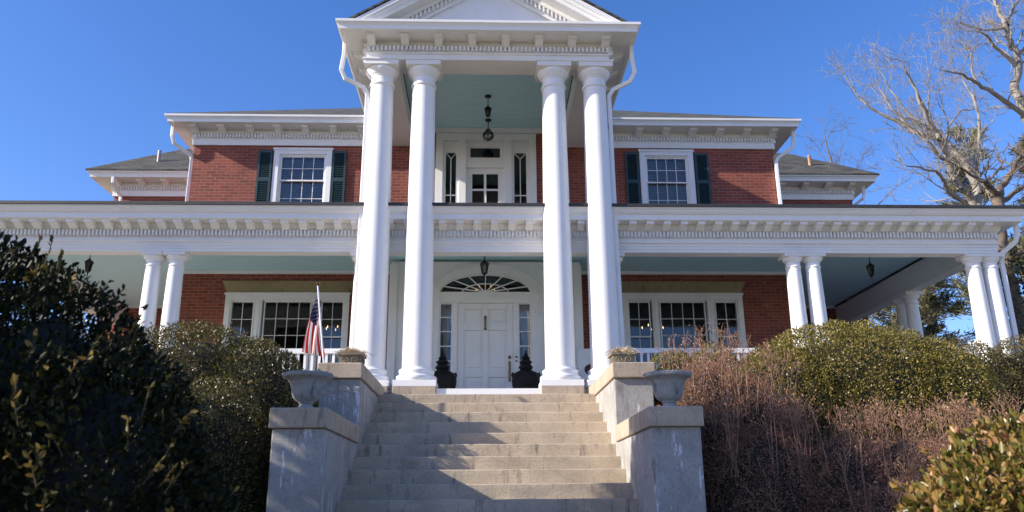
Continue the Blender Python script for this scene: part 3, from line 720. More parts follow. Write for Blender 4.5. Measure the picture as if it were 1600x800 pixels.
jar(.775, 15.0, "black glazed lidded jar under the sidelight beside the door handle")

# ------------------------------------------------------------------ lanterns
def lantern(x, y, ztop, drop, label, sc=1.0):
    t = empty("hanging_lantern", (x, y, ztop), label, "lantern", "black hanging porch lanterns")
    m = MB(); m.lathe([(.075,-.001),(.07,-.02),(.03,-.035),(.012,-.05)], n=16); m.build("ceiling_plate", IRON, t, world=False)
    m = MB(); m.tube([(0,0,-.04),(0,0,-drop)], .007, 6)
    k_ = int(drop/.05)
    for i in range(k_): m.lathe([(.008,0),(.014,.012),(.008,.024)], (0,0,-.06-i*.05), 6)
    m.build("chain", IRON, t, world=False)
    h = MB(); z = -drop
    h.lathe([(r_*sc, z+q*sc) for r_, q in ((.012,.0),(.03,-.012),(.02,-.03),(.05,-.05),(.085,-.085),(.12,-.115),(.125,-.13),(.10,-.135))], n=6, smooth=False)
    for i in range(6):
        a = 2*math.pi*i/6; c, s_ = math.cos(a), math.sin(a)
        h.tube([(c*.10*sc, s_*.10*sc, z-.13*sc), (c*.062*sc, s_*.062*sc, z-.36*sc)], .008*sc, 5)
    h.lathe([(r_*sc, z+q*sc) for r_, q in ((.066,-.355),(.07,-.37),(.04,-.385),(.02,-.41),(.012,-.44),(.02,-.455),(.006,-.49))], n=6, smooth=False)
    h.build("lantern_cage", IRON, t, world=False)
    gl_ = MB(); gl_.lathe([(.095*sc, z-.135*sc), (.057*sc, z-.357*sc)], n=6, smooth=False); gl_.build("lantern_glass", FROST, t, world=False)
    bl = MB(); bl.tube([(0,0,z-.33*sc),(0,0,z-.22*sc)], .012*sc, 8); bl.lathe([(.012*sc,z-.22*sc),(.02*sc,z-.20*sc),(.012*sc,z-.165*sc),(.002*sc,z-.15*sc)], n=8); bl.build("candle", BLIND, t, world=False)
    return t
lantern(.065, 15.25, 8.15, .21, "black hanging lantern under the high portico ceiling above the balcony", .68)
lantern(.0, 15.15, CEIL, .22, "black hanging lantern in front of the fanlight over the front door", .8)
lantern(7.72, 15.3, CEIL, .22, "black hanging lantern under the porch ceiling over the big boxwood dome", .75)
lantern(-7.66, 15.3, CEIL, .17, "black hanging lantern under the porch ceiling over the dark foreground bush", .75)
t = empty("globe_light", (.075, 16.35, 8.15), "round clear glass globe light hanging above the balcony transom", "ceiling light")
m = MB(); m.tube([(0,0,0),(0,0,-.26)], .012, 8); m.lathe([(.07,0),(.065,-.03),(.015,-.045)], n=16); m.build("stem", IRON, t, world=False)
m = MB(); m.lathe([(.055,-.24),(.065,-.27),(.055,-.31),(.02,-.36),(.01,-.38)], n=16); m.build("bulb_holder", IRON, t, world=False)
m = MB(); m.lathe([(.125*math.sin(a), -.385+.125*math.cos(a)) for a in [.35+i*(math.pi-.36)/14 for i in range(15)]], n=28); m.build("globe", FROST, t, world=False)

# chandeliers seen lit through the windows
def chandelier(x, y, z, label, r=.24):
    t = empty("chandelier", (x, y, z), label, "chandelier", "lit chandeliers inside the house")
    m = MB(); m.tube([(0,0,4.74-z),(0,0,0)], .012, 6); m.lathe([(.01,0),(.04,-.04),(.03,-.12),(.05,-.18),(.01,-.25)], n=10)
    bl = MB()
    for i in range(5):
        a = 2*math.pi*i/5+.3; c, s_ = math.cos(a), math.sin(a)
        m.tube([(0,0,-.14),(c*r*.5,s_*r*.5,-.2),(c*r,s_*r,-.12),(c*r,s_*r,-.06)], .009, 5)
        bl.lathe([(.005,-.04),(.010,-.02),(.008,.0),(.002,.02)], (c*r,s_*r,0), 8)
    m.build("frame", BRASS, t, world=False); bl.build("bulb", BULB, t, world=False)
chandelier(-3.55, 18.9, 3.98, "lit chandelier inside the window behind the flag", .2)
chandelier(3.98, 18.6, 3.94, "lit chandelier inside the window behind the reddish shrub", .26)
chandelier(.02, 18.1, 4.74, "lit chandelier glowing behind the fanlight of the front door", .22)

# ------------------------------------------------------------------ flag
fl = empty("flag", (-2.28, 11.62, 1.75), "american flag hanging from a slanted pole in front of the porch railing", "flag")
p0, p1 = Vector((-2.20, 11.62, 1.2)), Vector((-2.445, 11.58, 3.06))
m = MB(); m.tube([p0, p1], .013, 8); m.build("pole", WHITE, fl)
m = MB(); m.lathe([(.008,0),(.02,.012),(.03,.035),(.02,.06),(.005,.068)], tuple(p1), 10); m.build("finial", BRASS, fl)
RED = pm("flag_red", (.48, .02, .03), .7, .1); BLUE = pm("flag_blue", (.012, .018, .07), .7, .1); FW = pm("flag_white", (.78, .77, .76), .7, .05)
for m_ in (RED, BLUE, FW):
    t_, b_ = m_.node_tree, m_.node_tree.nodes["Principled BSDF"]; tl = t_.nodes.new("ShaderNodeBsdfTranslucent"); mx = t_.nodes.new("ShaderNodeMixShader"); mx.inputs[0].default_value = .45
    t_.links.new(b_.inputs['Base Color'].links[0].from_socket, tl.inputs[0]); t_.links.new(b_.outputs[0], mx.inputs[1]); t_.links.new(tl.outputs[0], mx.inputs[2]); t_.links.new(mx.outputs[0], t_.nodes["Material Output"].inputs[0])
U, V_ = 52, 60
hd = (p1-p0).normalized()
def fp(u, v):                      # u along the hoist (0 top .. 1), v along the fly
    hpt = p1 - hd*(.005+.56*u)
    tgt_top = Vector((-2.66, 11.88, 2.13)); tgt_bot = Vector((-2.33, 11.82, 2.05))
    e = tgt_top.lerp(tgt_bot, u); q = hpt.lerp(e, v)
    sag = Vector((-.03, 0, -.05))*math.sin(math.pi*v)*(1-u*.6)
    fold = .030*math.sin(u*11+v*2.2)*min(1, v*3) + .012*math.sin(u*23+v*5)*v
    return q + sag + Vector((.02*math.cos(u*11+v*2), -fold-.03*v, 0))
m = MB(); vs_ = [fp(i/U, j/V_) for i in range(U+1) for j in range(V_+1)]; m.add(vs_, [], 0)
for i in range(U):
    for j in range(V_):
        st = int(i/U*13); mi = 0 if st % 2 == 0 else 1
        if i < U*7/13 and j < V_*.4: mi = 2
        m.f.append([i*(V_+1)+j, i*(V_+1)+j+1, (i+1)*(V_+1)+j+1, (i+1)*(V_+1)+j]); m.mi.append(mi); m.sm.append(True)
for r_ in range(9):
    for c_ in range(6 if r_ % 2 == 0 else 5):
        u = (r_+.75)/9.5*7/13; v = (.4/12)*(c_*2+1+(r_ % 2)); a = .011
        for off in (-.004, .004):
            pts = []
            for k_ in range(10):
                rr = a if k_ % 2 == 0 else a*.42; an = k_*math.pi/5
                pts.append(fp(u+rr*1.5*math.sin(an), v+rr*1.0*math.cos(an))+Vector((0, off, 0)))
            m.add(pts, [tuple(range(10))], 1)
m.build("cloth", [RED, FW, BLUE], fl, recalc=False, sharp=180)

# ------------------------------------------------------------------ rocking chair on the porch
rc = empty("rocking_chair", (2.0, 15.1, FLOOR), "white wooden rocking chair between two portico columns", "chair", rz=R(-8))
m = MB(); m.box(-.25, .25, -.25, .24, .42, .455); m.build("seat", WHITE, rc, world=False, bevel=.01)
m = MB(); n = 14                                     # panel back with an oval opening
def bk(x, z): return lambda dy: (x, .22+(z-.44)*.24+dy, z)
outer = []; inner = []
for i in range(28):
    a = 2*math.pi*i/28; inner.append((.125*math.cos(a), .68+.11*math.sin(a)))
    c, s_ = math.cos(a), math.sin(a); q = min(.24/abs(c) if abs(c) > 1e-6 else 9, (.42 if s_ > 0 else .22)/abs(s_) if abs(s_) > 1e-6 else 9); outer.append((c*q, .68+s_*q))
vv = [bk(*p)(0) for p in outer]+[bk(*p)(0) for p in inner]+[bk(*p)(.03) for p in outer]+[bk(*p)(.03) for p in inner]; N = 28; fs = []
for i in range(N):
    j = (i+1) % N; fs += [(i,j,N+j,N+i), (2*N+i,3*N+i,3*N+j,2*N+j), (i,2*N+i,2*N+j,j), (N+i,N+j,3*N+j,3*N+i)]
m.add(vv, fs); m.build("backrest", WHITE, rc, world=False)
for sg in (-1, 1):
    m = MB(); m.tube([(sg*.25,-.42,.10),(sg*.25,-.25,.045),(sg*.25,0,.022),(sg*.25,.25,.05),(sg*.25,.5,.13)], .022, 6); m.build("rocker", WHITE, rc, world=False)
    m = MB(); m.box(sg*.27-.04, sg*.27+.04, -.30, .30, .64, .665); m.tube([(sg*.26,-.24,.45),(sg*.27,-.24,.64)], .02, 6); m.build("armrest", WHITE, rc, world=False)
    for yy in (-.22, .22): m = MB(); m.tube([(sg*.23,yy,.42),(sg*.25,yy*1.1,.045)], .02, 6); m.build("leg", WHITE, rc, world=False)

# ------------------------------------------------------------------ foliage tools
rng = np.random.default_rng(11)
def unit(a): return a/np.maximum(1e-9, np.linalg.norm(a, axis=1, keepdims=True))
def leaf_mesh(name, mat, P, A, size, parent, aspect=.45, fold=True, tone=None, jit=.35):
    N = len(P); A = unit(A); B = unit(np.cross(A, rng.normal(size=(N, 3)))); C = np.cross(A, B)
    L = (size*rng.uniform(1-jit, 1+jit, N))[:, None]; Wd = L*aspect
    if fold:
        f = .25
        vs_ = np.stack([P, P+A*L*.35+B*Wd*.5+C*Wd*f, P+A*L*.75+B*Wd*.38+C*Wd*f*.8, P+A*L, P+A*L*.75-B*Wd*.38+C*Wd*f*.8, P+A*L*.35-B*Wd*.5+C*Wd*f], 1)
        idx = np.array([[0,1,2,3],[0,3,4,5]]); nv = 6
    else:
        vs_ = np.stack([P, P+A*L*.5+B*Wd*.5, P+A*L, P+A*L*.5-B*Wd*.5], 1); idx = np.array([[0,1,2,3]]); nv = 4
    F = (np.arange(N)[:, None, None]*nv + idx[None]).reshape(-1)
    me = bpy.data.meshes.new(name); me.vertices.add(N*nv); me.vertices.foreach_set('co', vs_.reshape(-1).astype(np.float32))
    nf = len(F)//4; me.loops.add(len(F)); me.loops.foreach_set('vertex_index', F.astype(np.int32))
    me.polygons.add(nf); me.polygons.foreach_set('loop_start', (np.arange(nf)*4).astype(np.int32))
    me.update(calc_edges=True)
    t_ = rng.uniform(0, 1, N) if tone is None else np.clip(tone, 0, 1)
    ca = np.repeat(np.stack([t_, rng.uniform(0,1,N), rng.uniform(0,1,N), np.ones(N)], 1), nv, 0)
    at = me.attributes.new("Col", 'FLOAT_COLOR', 'POINT'); at.data.foreach_set('color', ca.reshape(-1).astype(np.float32))
    me.materials.append(mat)
    o = bpy.data.objects.new(name, me); col.objects.link(o); o.parent = parent
    if parent: o.location = -wloc(parent)
    return o
def seg_mesh(name, mat, segs, parent, sides=3, smooth=True):
    """segs rows: p0(3) p1(3) r0 r1"""
    S = np.asarray(segs, float); N = len(S); p0, p1 = S[:, :3], S[:, 3:6]; d = unit(p1-p0)
    ref = np.where(np.abs(d[:, 2:3]) > .9, np.array([[1., 0, 0]]), np.array([[0, 0, 1.]])); u = unit(np.cross(d, ref)); v = np.cross(d, u)
    an = np.arange(sides)*2*np.pi/sides; ring = u[:, None]*np.cos(an)[None, :, None]+v[:, None]*np.sin(an)[None, :, None]
    vs_ = np.concatenate([p0[:, None]+ring*S[:, 6][:, None, None], p1[:, None]+ring*S[:, 7][:, None, None]], 1)
    i = np.arange(sides); j = (i+1) % sides; q = np.stack([i, j, j+sides, i+sides], 1)
    F = (np.arange(N)[:, None, None]*2*sides+q[None]).reshape(-1); nf = len(F)//4
    me = bpy.data.meshes.new(name); me.vertices.add(N*2*sides); me.vertices.foreach_set('co', vs_.reshape(-1).astype(np.float32))
    me.loops.add(len(F)); me.loops.foreach_set('vertex_index', F.astype(np.int32)); me.polygons.add(nf)
    me.polygons.foreach_set('loop_start', (np.arange(nf)*4).astype(np.int32)); me.polygons.foreach_set('use_smooth', np.ones(nf, bool))
    me.update(calc_edges=True); me.materials.append(mat)
    o = bpy.data.objects.new(name, me); col.objects.link(o); o.parent = parent
    if parent: o.location = -wloc(parent)
    return o
def bush_points(ells, n, lumps, amp, inner=.3, zmin=None):
    """points and outward directions in a lumpy shell that covers a few big ellipsoids evenly"""
    ar = np.array([(e[1][0]*e[1][1]*e[1][2])**(2/3) for e in ells]); ar /= ar.sum(); Ps = []; Ns = []
    C = np.array([e[0] for e in ells]); Rr = np.array([e[1] for e in ells])
    for k in range(len(ells)):
        m = int(n*ar[k]); d = unit(unit(rng.normal(size=(m, 3)))/Rr[k]**.5)
        nl = max(20, int(lumps*ar[k])); L = unit(rng.normal(size=(nl, 3))); rad = math.sqrt(4/nl)*1.35
        best = np.zeros(m)
        for a in range(0, m, 20000):
            dd = d[a:a+20000]; q = 2-2*(dd @ L.T); best[a:a+20000] = np.maximum(0, 1-q/rad**2).max(1)
        lump = np.sqrt(best)
        depth = rng.exponential(.055, m); io = rng.uniform(size=m) < inner*.25; depth[io] = rng.uniform(0, .3, io.sum())
        f = 1-amp+amp*lump-depth
        p = C[k]+d*Rr[k]*f[:, None]; nn = unit(d/Rr[k])
        keep = np.ones(m, bool)
        for i in range(len(ells)):
            if i != k: keep &= ((((p-C[i])/Rr[i])**2).sum(1) > .72)
        if zmin is not None: keep &= p[:, 2] > zmin
        Ps.append(p[keep]); Ns.append(nn[keep])
    return np.concatenate(Ps), np.concatenate(Ns)
def shoots(P, Nn, count, length, per, up_=.8):
    k = rng.choice(len(P), count); base = P[k]; d = unit(Nn[k]+np.array([0, 0, up_])+rng.normal(size=(count, 3))*.3)
    L = length*rng.uniform(.4, 1.2, count); t_ = np.linspace(.1, 1, per)
    pts = base[:, None]+d[:, None]*(L[:, None, None]*t_[None, :, None]); ax = unit(d[:, None]*.7+rng.normal(size=(count, per, 3))*.7+0*pts)if False else (d[:, None]*.8+rng.normal(size=(count, per, 3))*.55)
    segs = np.concatenate([base, base+d*L[:, None], np.full((count, 1), .003), np.full((count, 1), .0015)], 1)
    return pts.reshape(-1, 3), ax.reshape(-1, 3), segs
def stems(base, ells, n, r):
    out = []
    for i in range(n):
        e = ells[i % len(ells)]; d = unit(rng.normal(size=(1, 3)))[0]; d[2] = abs(d[2])
        tip = np.array(e[0])+d*np.array(e[1])*.9; b_ = np.array([e[0][0], e[0][1], base])+rng.normal(size=3)*[.12, .12, 0]
        mid = (b_+tip)/2+rng.normal(size=3)*.12
        out += [[*b_, *mid, r, r*.7], [*mid, *tip, r*.7, r*.25]]
    return out
TWIG = pm("bark_brown_twig", (.14, .10, .075), .9, .3, 20)
CORE = pm("painted_inner_shade", (.016, .014, .008), .95, .6, 14, .8, 30)  # near-black colour standing in for the shade deep inside the bushes
def core(ells, k, parent):  # solid lumps added behind the leaves so the gaps look dark
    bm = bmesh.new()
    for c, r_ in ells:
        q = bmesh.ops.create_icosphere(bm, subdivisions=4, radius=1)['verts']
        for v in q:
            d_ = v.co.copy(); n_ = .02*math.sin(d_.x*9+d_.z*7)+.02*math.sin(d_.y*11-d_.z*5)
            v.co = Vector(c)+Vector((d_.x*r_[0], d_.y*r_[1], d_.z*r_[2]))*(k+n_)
    me = bpy.data.meshes.new("shade_core"); bm.to_mesh(me); bm.free(); me.materials.append(CORE)
    o = bpy.data.objects.new("shade_core", me); col.objects.link(o); o.parent = parent; o.location = -wloc(parent)
def shrub(name, loc, label, cat, ells, n, size, mat, lumps, lr, base, sh=None, group=None, fold=True, aspect=.5, inner=.3, tone_bias=None, zmin=None, orient=.5, tone_k=1.0, ck=.80):
    t = empty(name, loc, label, cat, group)
    P, Nn = bush_points(ells, n, lumps, lr, inner, zmin); A = Nn*orient+rng.normal(size=P.shape)*.6+np.array([0, 0, .35]); sg = stems(base, ells, 26, .02)
    if sh:
        p2, a2, s2 = shoots(P, Nn, sh[0], sh[1], sh[2]); P = np.concatenate([P, p2]); A = np.concatenate([A, a2]); sg = np.concatenate([np.array(sg), s2])
    tone = rng.beta(1.3, 1.3, len(P))
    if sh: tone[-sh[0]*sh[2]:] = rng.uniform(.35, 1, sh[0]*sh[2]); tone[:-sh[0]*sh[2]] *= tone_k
    if tone_bias: tone = tone_bias(P, tone)
    leaf_mesh("foliage", mat, P, A, size, t, aspect, fold, tone)
    seg_mesh("stem", TWIG, sg, t, 4)
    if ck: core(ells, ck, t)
    return t

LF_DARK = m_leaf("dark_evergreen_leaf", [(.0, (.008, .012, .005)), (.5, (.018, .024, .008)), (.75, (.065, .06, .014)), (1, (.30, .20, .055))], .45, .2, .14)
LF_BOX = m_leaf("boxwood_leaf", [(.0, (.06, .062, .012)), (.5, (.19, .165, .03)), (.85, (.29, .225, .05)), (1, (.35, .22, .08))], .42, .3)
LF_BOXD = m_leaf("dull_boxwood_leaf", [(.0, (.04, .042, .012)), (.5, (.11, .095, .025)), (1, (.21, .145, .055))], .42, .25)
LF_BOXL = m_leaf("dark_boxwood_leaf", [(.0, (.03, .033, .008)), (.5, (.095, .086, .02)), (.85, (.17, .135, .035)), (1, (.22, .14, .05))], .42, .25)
LF_COP = m_leaf("bronzed_leaf", [(.0, (.05, .07, .012)), (.42, (.17, .145, .024)), (.7, (.30, .19, .055)), (1, (.42, .20, .10))], .33, .28)
LF_RED = m_leaf("dry_reddish_leaf", [(.0, (.10, .044, .028)), (.5, (.27, .135, .085)), (1, (.47, .29, .19))], .75, .15)
NEEDLE = m_leaf("pine_needle", [(.0, (.06, .07, .035)), (.6, (.13, .13, .06)), (1, (.26, .21, .10))], .7, .1)
IVY = m_leaf("ivy_leaf", [(.0, (.02, .028, .01)), (.7, (.06, .06, .018)), (1, (.14, .11, .04))], .45, .15)

# foreground bush, left
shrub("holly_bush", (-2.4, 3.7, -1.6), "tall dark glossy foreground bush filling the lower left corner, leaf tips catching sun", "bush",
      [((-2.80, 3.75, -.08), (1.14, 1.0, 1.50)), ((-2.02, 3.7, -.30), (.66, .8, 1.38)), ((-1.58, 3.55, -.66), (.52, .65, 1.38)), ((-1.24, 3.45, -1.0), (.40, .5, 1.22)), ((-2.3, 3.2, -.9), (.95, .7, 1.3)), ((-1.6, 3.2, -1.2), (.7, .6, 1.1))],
      240000, .034, LF_DARK, 800, .13, -1.6, sh=(1100, .15, 10), inner=.9, orient=.8, tone_k=.55, ck=.78)  # darker body, paler shoots: sunlit tips put into the leaf colour
# boxwood beyond the lower left pedestal
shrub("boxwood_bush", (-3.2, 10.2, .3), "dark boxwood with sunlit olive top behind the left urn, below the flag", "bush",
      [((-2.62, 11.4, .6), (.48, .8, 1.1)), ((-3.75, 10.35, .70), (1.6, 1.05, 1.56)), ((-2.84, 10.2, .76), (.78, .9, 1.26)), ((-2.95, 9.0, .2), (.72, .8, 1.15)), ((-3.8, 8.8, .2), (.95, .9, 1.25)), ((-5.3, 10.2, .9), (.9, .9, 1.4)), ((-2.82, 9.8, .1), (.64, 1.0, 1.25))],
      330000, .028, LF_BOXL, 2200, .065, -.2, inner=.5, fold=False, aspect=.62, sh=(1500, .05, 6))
# boxwoods on the right
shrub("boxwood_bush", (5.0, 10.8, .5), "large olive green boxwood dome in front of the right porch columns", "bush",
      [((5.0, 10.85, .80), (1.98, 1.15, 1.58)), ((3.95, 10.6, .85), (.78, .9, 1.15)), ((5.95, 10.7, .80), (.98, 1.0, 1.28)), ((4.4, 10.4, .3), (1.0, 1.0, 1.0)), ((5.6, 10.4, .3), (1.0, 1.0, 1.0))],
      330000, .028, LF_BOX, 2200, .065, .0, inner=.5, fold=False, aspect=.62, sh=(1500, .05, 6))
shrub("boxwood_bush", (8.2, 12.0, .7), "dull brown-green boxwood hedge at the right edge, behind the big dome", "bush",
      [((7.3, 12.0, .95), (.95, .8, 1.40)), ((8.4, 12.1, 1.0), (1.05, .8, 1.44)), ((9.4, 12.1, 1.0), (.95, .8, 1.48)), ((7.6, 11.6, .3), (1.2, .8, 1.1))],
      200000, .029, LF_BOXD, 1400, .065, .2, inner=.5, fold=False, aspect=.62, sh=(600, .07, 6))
shrub("boxwood_bush", (2.75, 11.6, .6), "small yellow-green boxwood half hidden behind the tall reddish shrub", "bush",
      [((2.72, 11.5, 1.05), (.62, .5, 1.05)), ((3.3, 11.5, 1.1), (.55, .5, 1.1))], 50000, .032, LF_BOX, 300, .10, .4, inner=.5, fold=False, aspect=.62, sh=(200, .07, 6))
# bronzed bush in the near right corner
shrub("bronze_leaved_bush", (2.6, 3.6, -1.6), "near bush with blurred green and bronze leaves in the lower right corner", "bush",
      [((2.64, 3.65, -.76), (.95, .8, 1.18)), ((2.02, 3.5, -.95), (.46, .5, 1.05)), ((3.2, 3.6, -.65), (.75, .7, 1.15))],
      90000, .040, LF_COP, 400, .12, -1.6, sh=(700, .11, 9), inner=.7, orient=.8, tone_k=.9)

# bare reddish shrubs: many thin upright twigs
RTWIG = pm("reddish_bare_twig", (.34, .19, .12), .85, .35, 9, dark=(.12, .064, .038))
def twig_shrub(loc, label, ells, ns, base, leaves, tall=.35):
    t = empty("bare_shrub", loc, label, "shrub"); seg = []; tips = []
    for i in range(ns):
        e = ells[rnd.randrange(len(ells))]; d = unit(rng.normal(size=(1, 3)))[0]; d[2] = abs(d[2])*1.0+.12; d /= np.linalg.norm(d)
        tip = np.array(e[0])+d*np.array(e[1])*rng.uniform(.72, 1.05)
        b_ = np.array([e[0][0]+(tip[0]-e[0][0])*.45+rng.normal()*.08, e[0][1]+(tip[1]-e[0][1])*.45+rng.normal()*.08, base+rng.uniform(0, .3)])
        pts = [b_]; m_ = 4
        for k in range(1, m_+1):
            f = k/m_; q = b_+(tip-b_)*f+rng.normal(size=3)*.13*(1-f)*1.2; q[2] += .06*math.sin(f*3.14); pts.append(q)
        for k in range(m_):
            r0 = .0048*(1-k/m_*.7); seg.append([*pts[k], *pts[k+1], r0, .0048*(1-(k+1)/m_*.7)])
            if k >= 1:
                for _ in range(7 if k > 1 else 3):
                    f = rng.uniform(); s0_ = pts[k]+(pts[k+1]-pts[k])*f; dv = unit((pts[k+1]-pts[k]+rng.normal(size=3)*.26+np.array([0,0,.05]))[None])[0]*rng.uniform(.10, .28)
                    s1_ = s0_+dv; seg.append([*s0_, *s1_, .0032, .002]); tips.append((s1_, dv)); tips.append((s0_+dv*.6, dv))
                    dv2 = dv*.6+rng.normal(size=3)*.06; seg.append([*(s0_+dv*.5), *(s0_+dv*.5+dv2), .0024, .0015]); tips.append((s0_+dv*.5+dv2, dv2))
    for i in range(int(ns*tall)):
        e = ells[rnd.randrange(len(ells))]; a = rng.uniform(0, 6.28); b_ = np.array(e[0])+np.array([math.cos(a)*e[1][0]*.7, math.sin(a)*e[1][1]*.7, e[1][2]*.5])
        tp = b_+np.array([rng.normal()*.10, rng.normal()*.08, e[1][2]*.5+rng.uniform(.08, .30)]); md = (b_+tp)/2+rng.normal(size=3)*.03
        seg += [[*b_, *md, .006, .0045], [*md, *tp, .0045, .003]]
        for _ in range(6):
            f = rng.uniform(.4, 1); s0_ = md+(tp-md)*f; dv = np.array([rng.normal()*.06, rng.normal()*.06, rng.uniform(.05, .14)]); seg.append([*s0_, *(s0_+dv), .003, .002]); tips.append((s0_+dv, dv))
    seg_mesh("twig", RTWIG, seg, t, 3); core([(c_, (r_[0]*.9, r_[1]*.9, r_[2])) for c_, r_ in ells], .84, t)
    pb, nb_ = bush_points(ells, 210000, 500, .16, .9)
    leaf_mesh("bud", LF_RED, pb, nb_*.5+rng.normal(size=pb.shape)*.7+np.array([0, 0, .4]), .019, t, .42, False, rng.beta(1.2, 1.5, len(pb)))
    tp = np.array([x[0] for x in tips]); dv = np.array([x[1] for x in tips]); k = rng.choice(len(tp), leaves)
    leaf_mesh("foliage", LF_RED, tp[k]+rng.normal(size=(leaves, 3))*.02, unit(dv[k])+rng.normal(size=(leaves, 3))*.6, .024, t, .5, False)
twig_shrub((2.95, 9.7, .1), "tall reddish bare-twigged shrub beside the right stair pedestals", [((2.66, 9.75, .50), (.54, .75, 1.18)), ((3.15, 9.6, .34), (.55, .8, 1.14)), ((2.6, 9.3, .1), (.38, .6, 1.08)), ((3.0, 8.9, -.35), (.75, .6, 1.15))], 330, -.4, 40000, .35)
twig_shrub((4.6, 8.8, -.2), "low spreading reddish bare shrub with upright twigs below the boxwood dome", [((3.85, 8.9, -.26), (.72, .75, .98)), ((4.6, 8.9, -.24), (.74, .8, .98)), ((5.3, 9.0, -.20), (.7, .8, .95)), ((4.2, 8.1, -.65), (.9, .6, .9)), ((5.2, 8.2, -.6), (.8, .6, .9))], 330, -.8, 40000, .6)

# ------------------------------------------------------------------ trees
BARK = m_concrete("pale_bark", (.31, .275, .23), (.09, .075, .06)); DBARK = pm("dark_bark", (.15, .115, .085), .95, .4, 4, .6, 14)
def grow(seg, p, d, r, L, depth, drop=0.0):
    n = 3; pts = [p]; dd = d.copy()
    for k in range(n):
        dd = unit((dd+rng.normal(size=3)*.22+np.array([0, 0, .06-drop]))[None])[0]; pts.append(pts[-1]+dd*L/n)
    for k in range(n):
        r0 = r*(1-.55*k/n); r1 = r*(1-.55*(k+1)/n); seg.append([*pts[k], *pts[k+1], r0, r1])
    if depth <= 0: return
    for _ in range(3):
        f = rng.uniform(.3, 1); k = min(n-1, int(f*n)); q = pts[k]+(pts[k+1]-pts[k])*(f*n-k)
        nd = unit((dd+rng.normal(size=3)*.62)[None])[0]; grow(seg, q, nd, max(.0052, r*.5), L*rng.uniform(.5, .8), depth-1, drop)
def limb_tree(name, loc, label, limbs, bark, twl=1.0, dens=1.0, thick=.68):
    t = empty(name, loc, label, "tree"); seg = []; tw = []
    for pts, r0, r1, td in limbs:
        r0 *= thick; r1 *= thick
        P = [np.array(p, float) for p in pts]; m_ = len(P)-1
        Q = []
        for k in range(m_):                          # refine so that limbs bend instead of kinking
            a = P[max(k-1, 0)]; b_ = P[k]; c = P[k+1]; d_ = P[min(k+2, m_)]
            for s_ in range(4):
                u = s_/4; Q.append(.5*((2*b_)+(-a+c)*u+(2*a-5*b_+4*c-d_)*u*u+(-a+3*b_-3*c+d_)*u**3)+rng.normal(size=3)*.025)
        Q.append(P[-1]); m2 = len(Q)-1
        for k in range(m2):
            f = k/m2; g_ = (k+1)/m2; ra = r0+(r1-r0)*f; rb_ = r0+(r1-r0)*g_
            seg.append([*Q[k], *Q[k+1], ra, rb_])
            if td and f > .18:
                for _ in range(1 if rng.uniform() < .75*dens else 0):
                    dd = unit((Q[k+1]-Q[k])[None])[0]; nd = unit((dd*.8+rng.normal(size=3)*.65+np.array([-.05, 0, .3]))[None])[0]
                    grow(tw, Q[k].copy(), nd, max(.010, ra*.38), twl*rng.uniform(.7, 1.5), td)
        if td: grow(tw, Q[-1].copy(), unit((Q[-1]-Q[-2])[None])[0], r1*.9, twl*1.0, td)
    seg_mesh("trunk", bark, seg, t, 8); seg_mesh("branch", bark, tw, t, 4)
    return t
A1=[(17.14,26,9.82),(16.57,25.71,10.39),(16.19,25.43,10.94),(15.87,25.14,11.61),(15.52,24.86,12.05),(14.99,24.57,12.66),(14.66,24.29,13.62),(14.3,24,14.02)]
A2=[(17.3,26,9.82),(17.44,26.11,10.48),(17.26,26.22,11.29),(16.99,26.33,11.99),(16.69,26.44,12.52),(16.05,26.56,12.74),(15.66,26.67,13.1),(14.97,26.78,13.6),(14.3,26.89,14.15),(13.92,27,14.98)]
A3=[(17.4,26.1,10.48),(17.92,26.5,12.02),(18.59,27,13.66),(18.81,27.5,14.89),(18.93,28,15.87)]
A4=[(17.0,26,9.7),(15.83,25.25,10.06),(15.24,24.5,10.22),(14.42,23.75,10.17),(13.24,23,9.98)]
A5=[(16.13,25.5,11.56),(16.74,26.17,12.74),(17.79,26.83,13.83),(18.86,27.5,14.32)]
A6=[(16.02,25.2,11.7),(15.11,24.75,13.14),(14.37,24,13.7)]
A7=[(16.02,26.5,12.72),(15.4,26.75,14.46),(15.14,27,15.54)]
A8=[(16.19,25.43,10.94),(15.25,25,11.76),(14.67,25,12.33),(14.2,25,13.01),(13.86,25,13.76)]
limb_tree("bare_tree", (17.3, 26, 2.2), "pale bare tree with spreading limbs behind the right end of the porch", [([(17.35,26.1,1.6),(17.2,26,5.0),(17.0,26,7.5),(17.3,26.05,8.8)], .36, .27, 0), ([(17.2,26,8.4)]+A1, .25, .035, 3), ([(17.3,26.05,8.6)]+A2, .26, .035, 3), (A3, .13, .03, 3), (A4, .14, .03, 3), (A5, .07, .02, 3), (A6, .07, .02, 3), (A7, .06, .02, 3), (A8, .10, .025, 3)], BARK, .95)
B1=[(15.3,22,1.4),(15.16,22,4.02),(15.13,22,5.61),(15.09,22,6.51),(15.07,22,7.31),(15.24,22,8.31),(15.26,22,8.74)]
ivt = limb_tree("ivy_clad_tree", (15.3, 22, 1.4), "tree with ivy climbing its trunk beside the corner porch columns", [(B1, .30, .20, 0), ([(15.26,22,8.6),(14.77,21.67,8.84),(14.34,21.33,8.85),(13.62,21,9.08)], .13, .03, 2), ([(15.26,22,8.6),(15.96,22.33,9.37),(16.55,22.67,10.07),(17.18,23,10.4)], .15, .05, 3), ([(15.24,22,8.3),(16.62,23,9.22),(18.17,24,9.99)], .12, .05, 3), ([(15.1,22,6.6),(15.9,21.5,6.9),(17,21,6.8),(18.5,20.5,7.1)], .08, .03, 3), ([(15.1,22,5.7),(16,22.4,6.3),(17.2,22.6,6.5)], .07, .03, 3)], DBARK, .8, thick=.8)
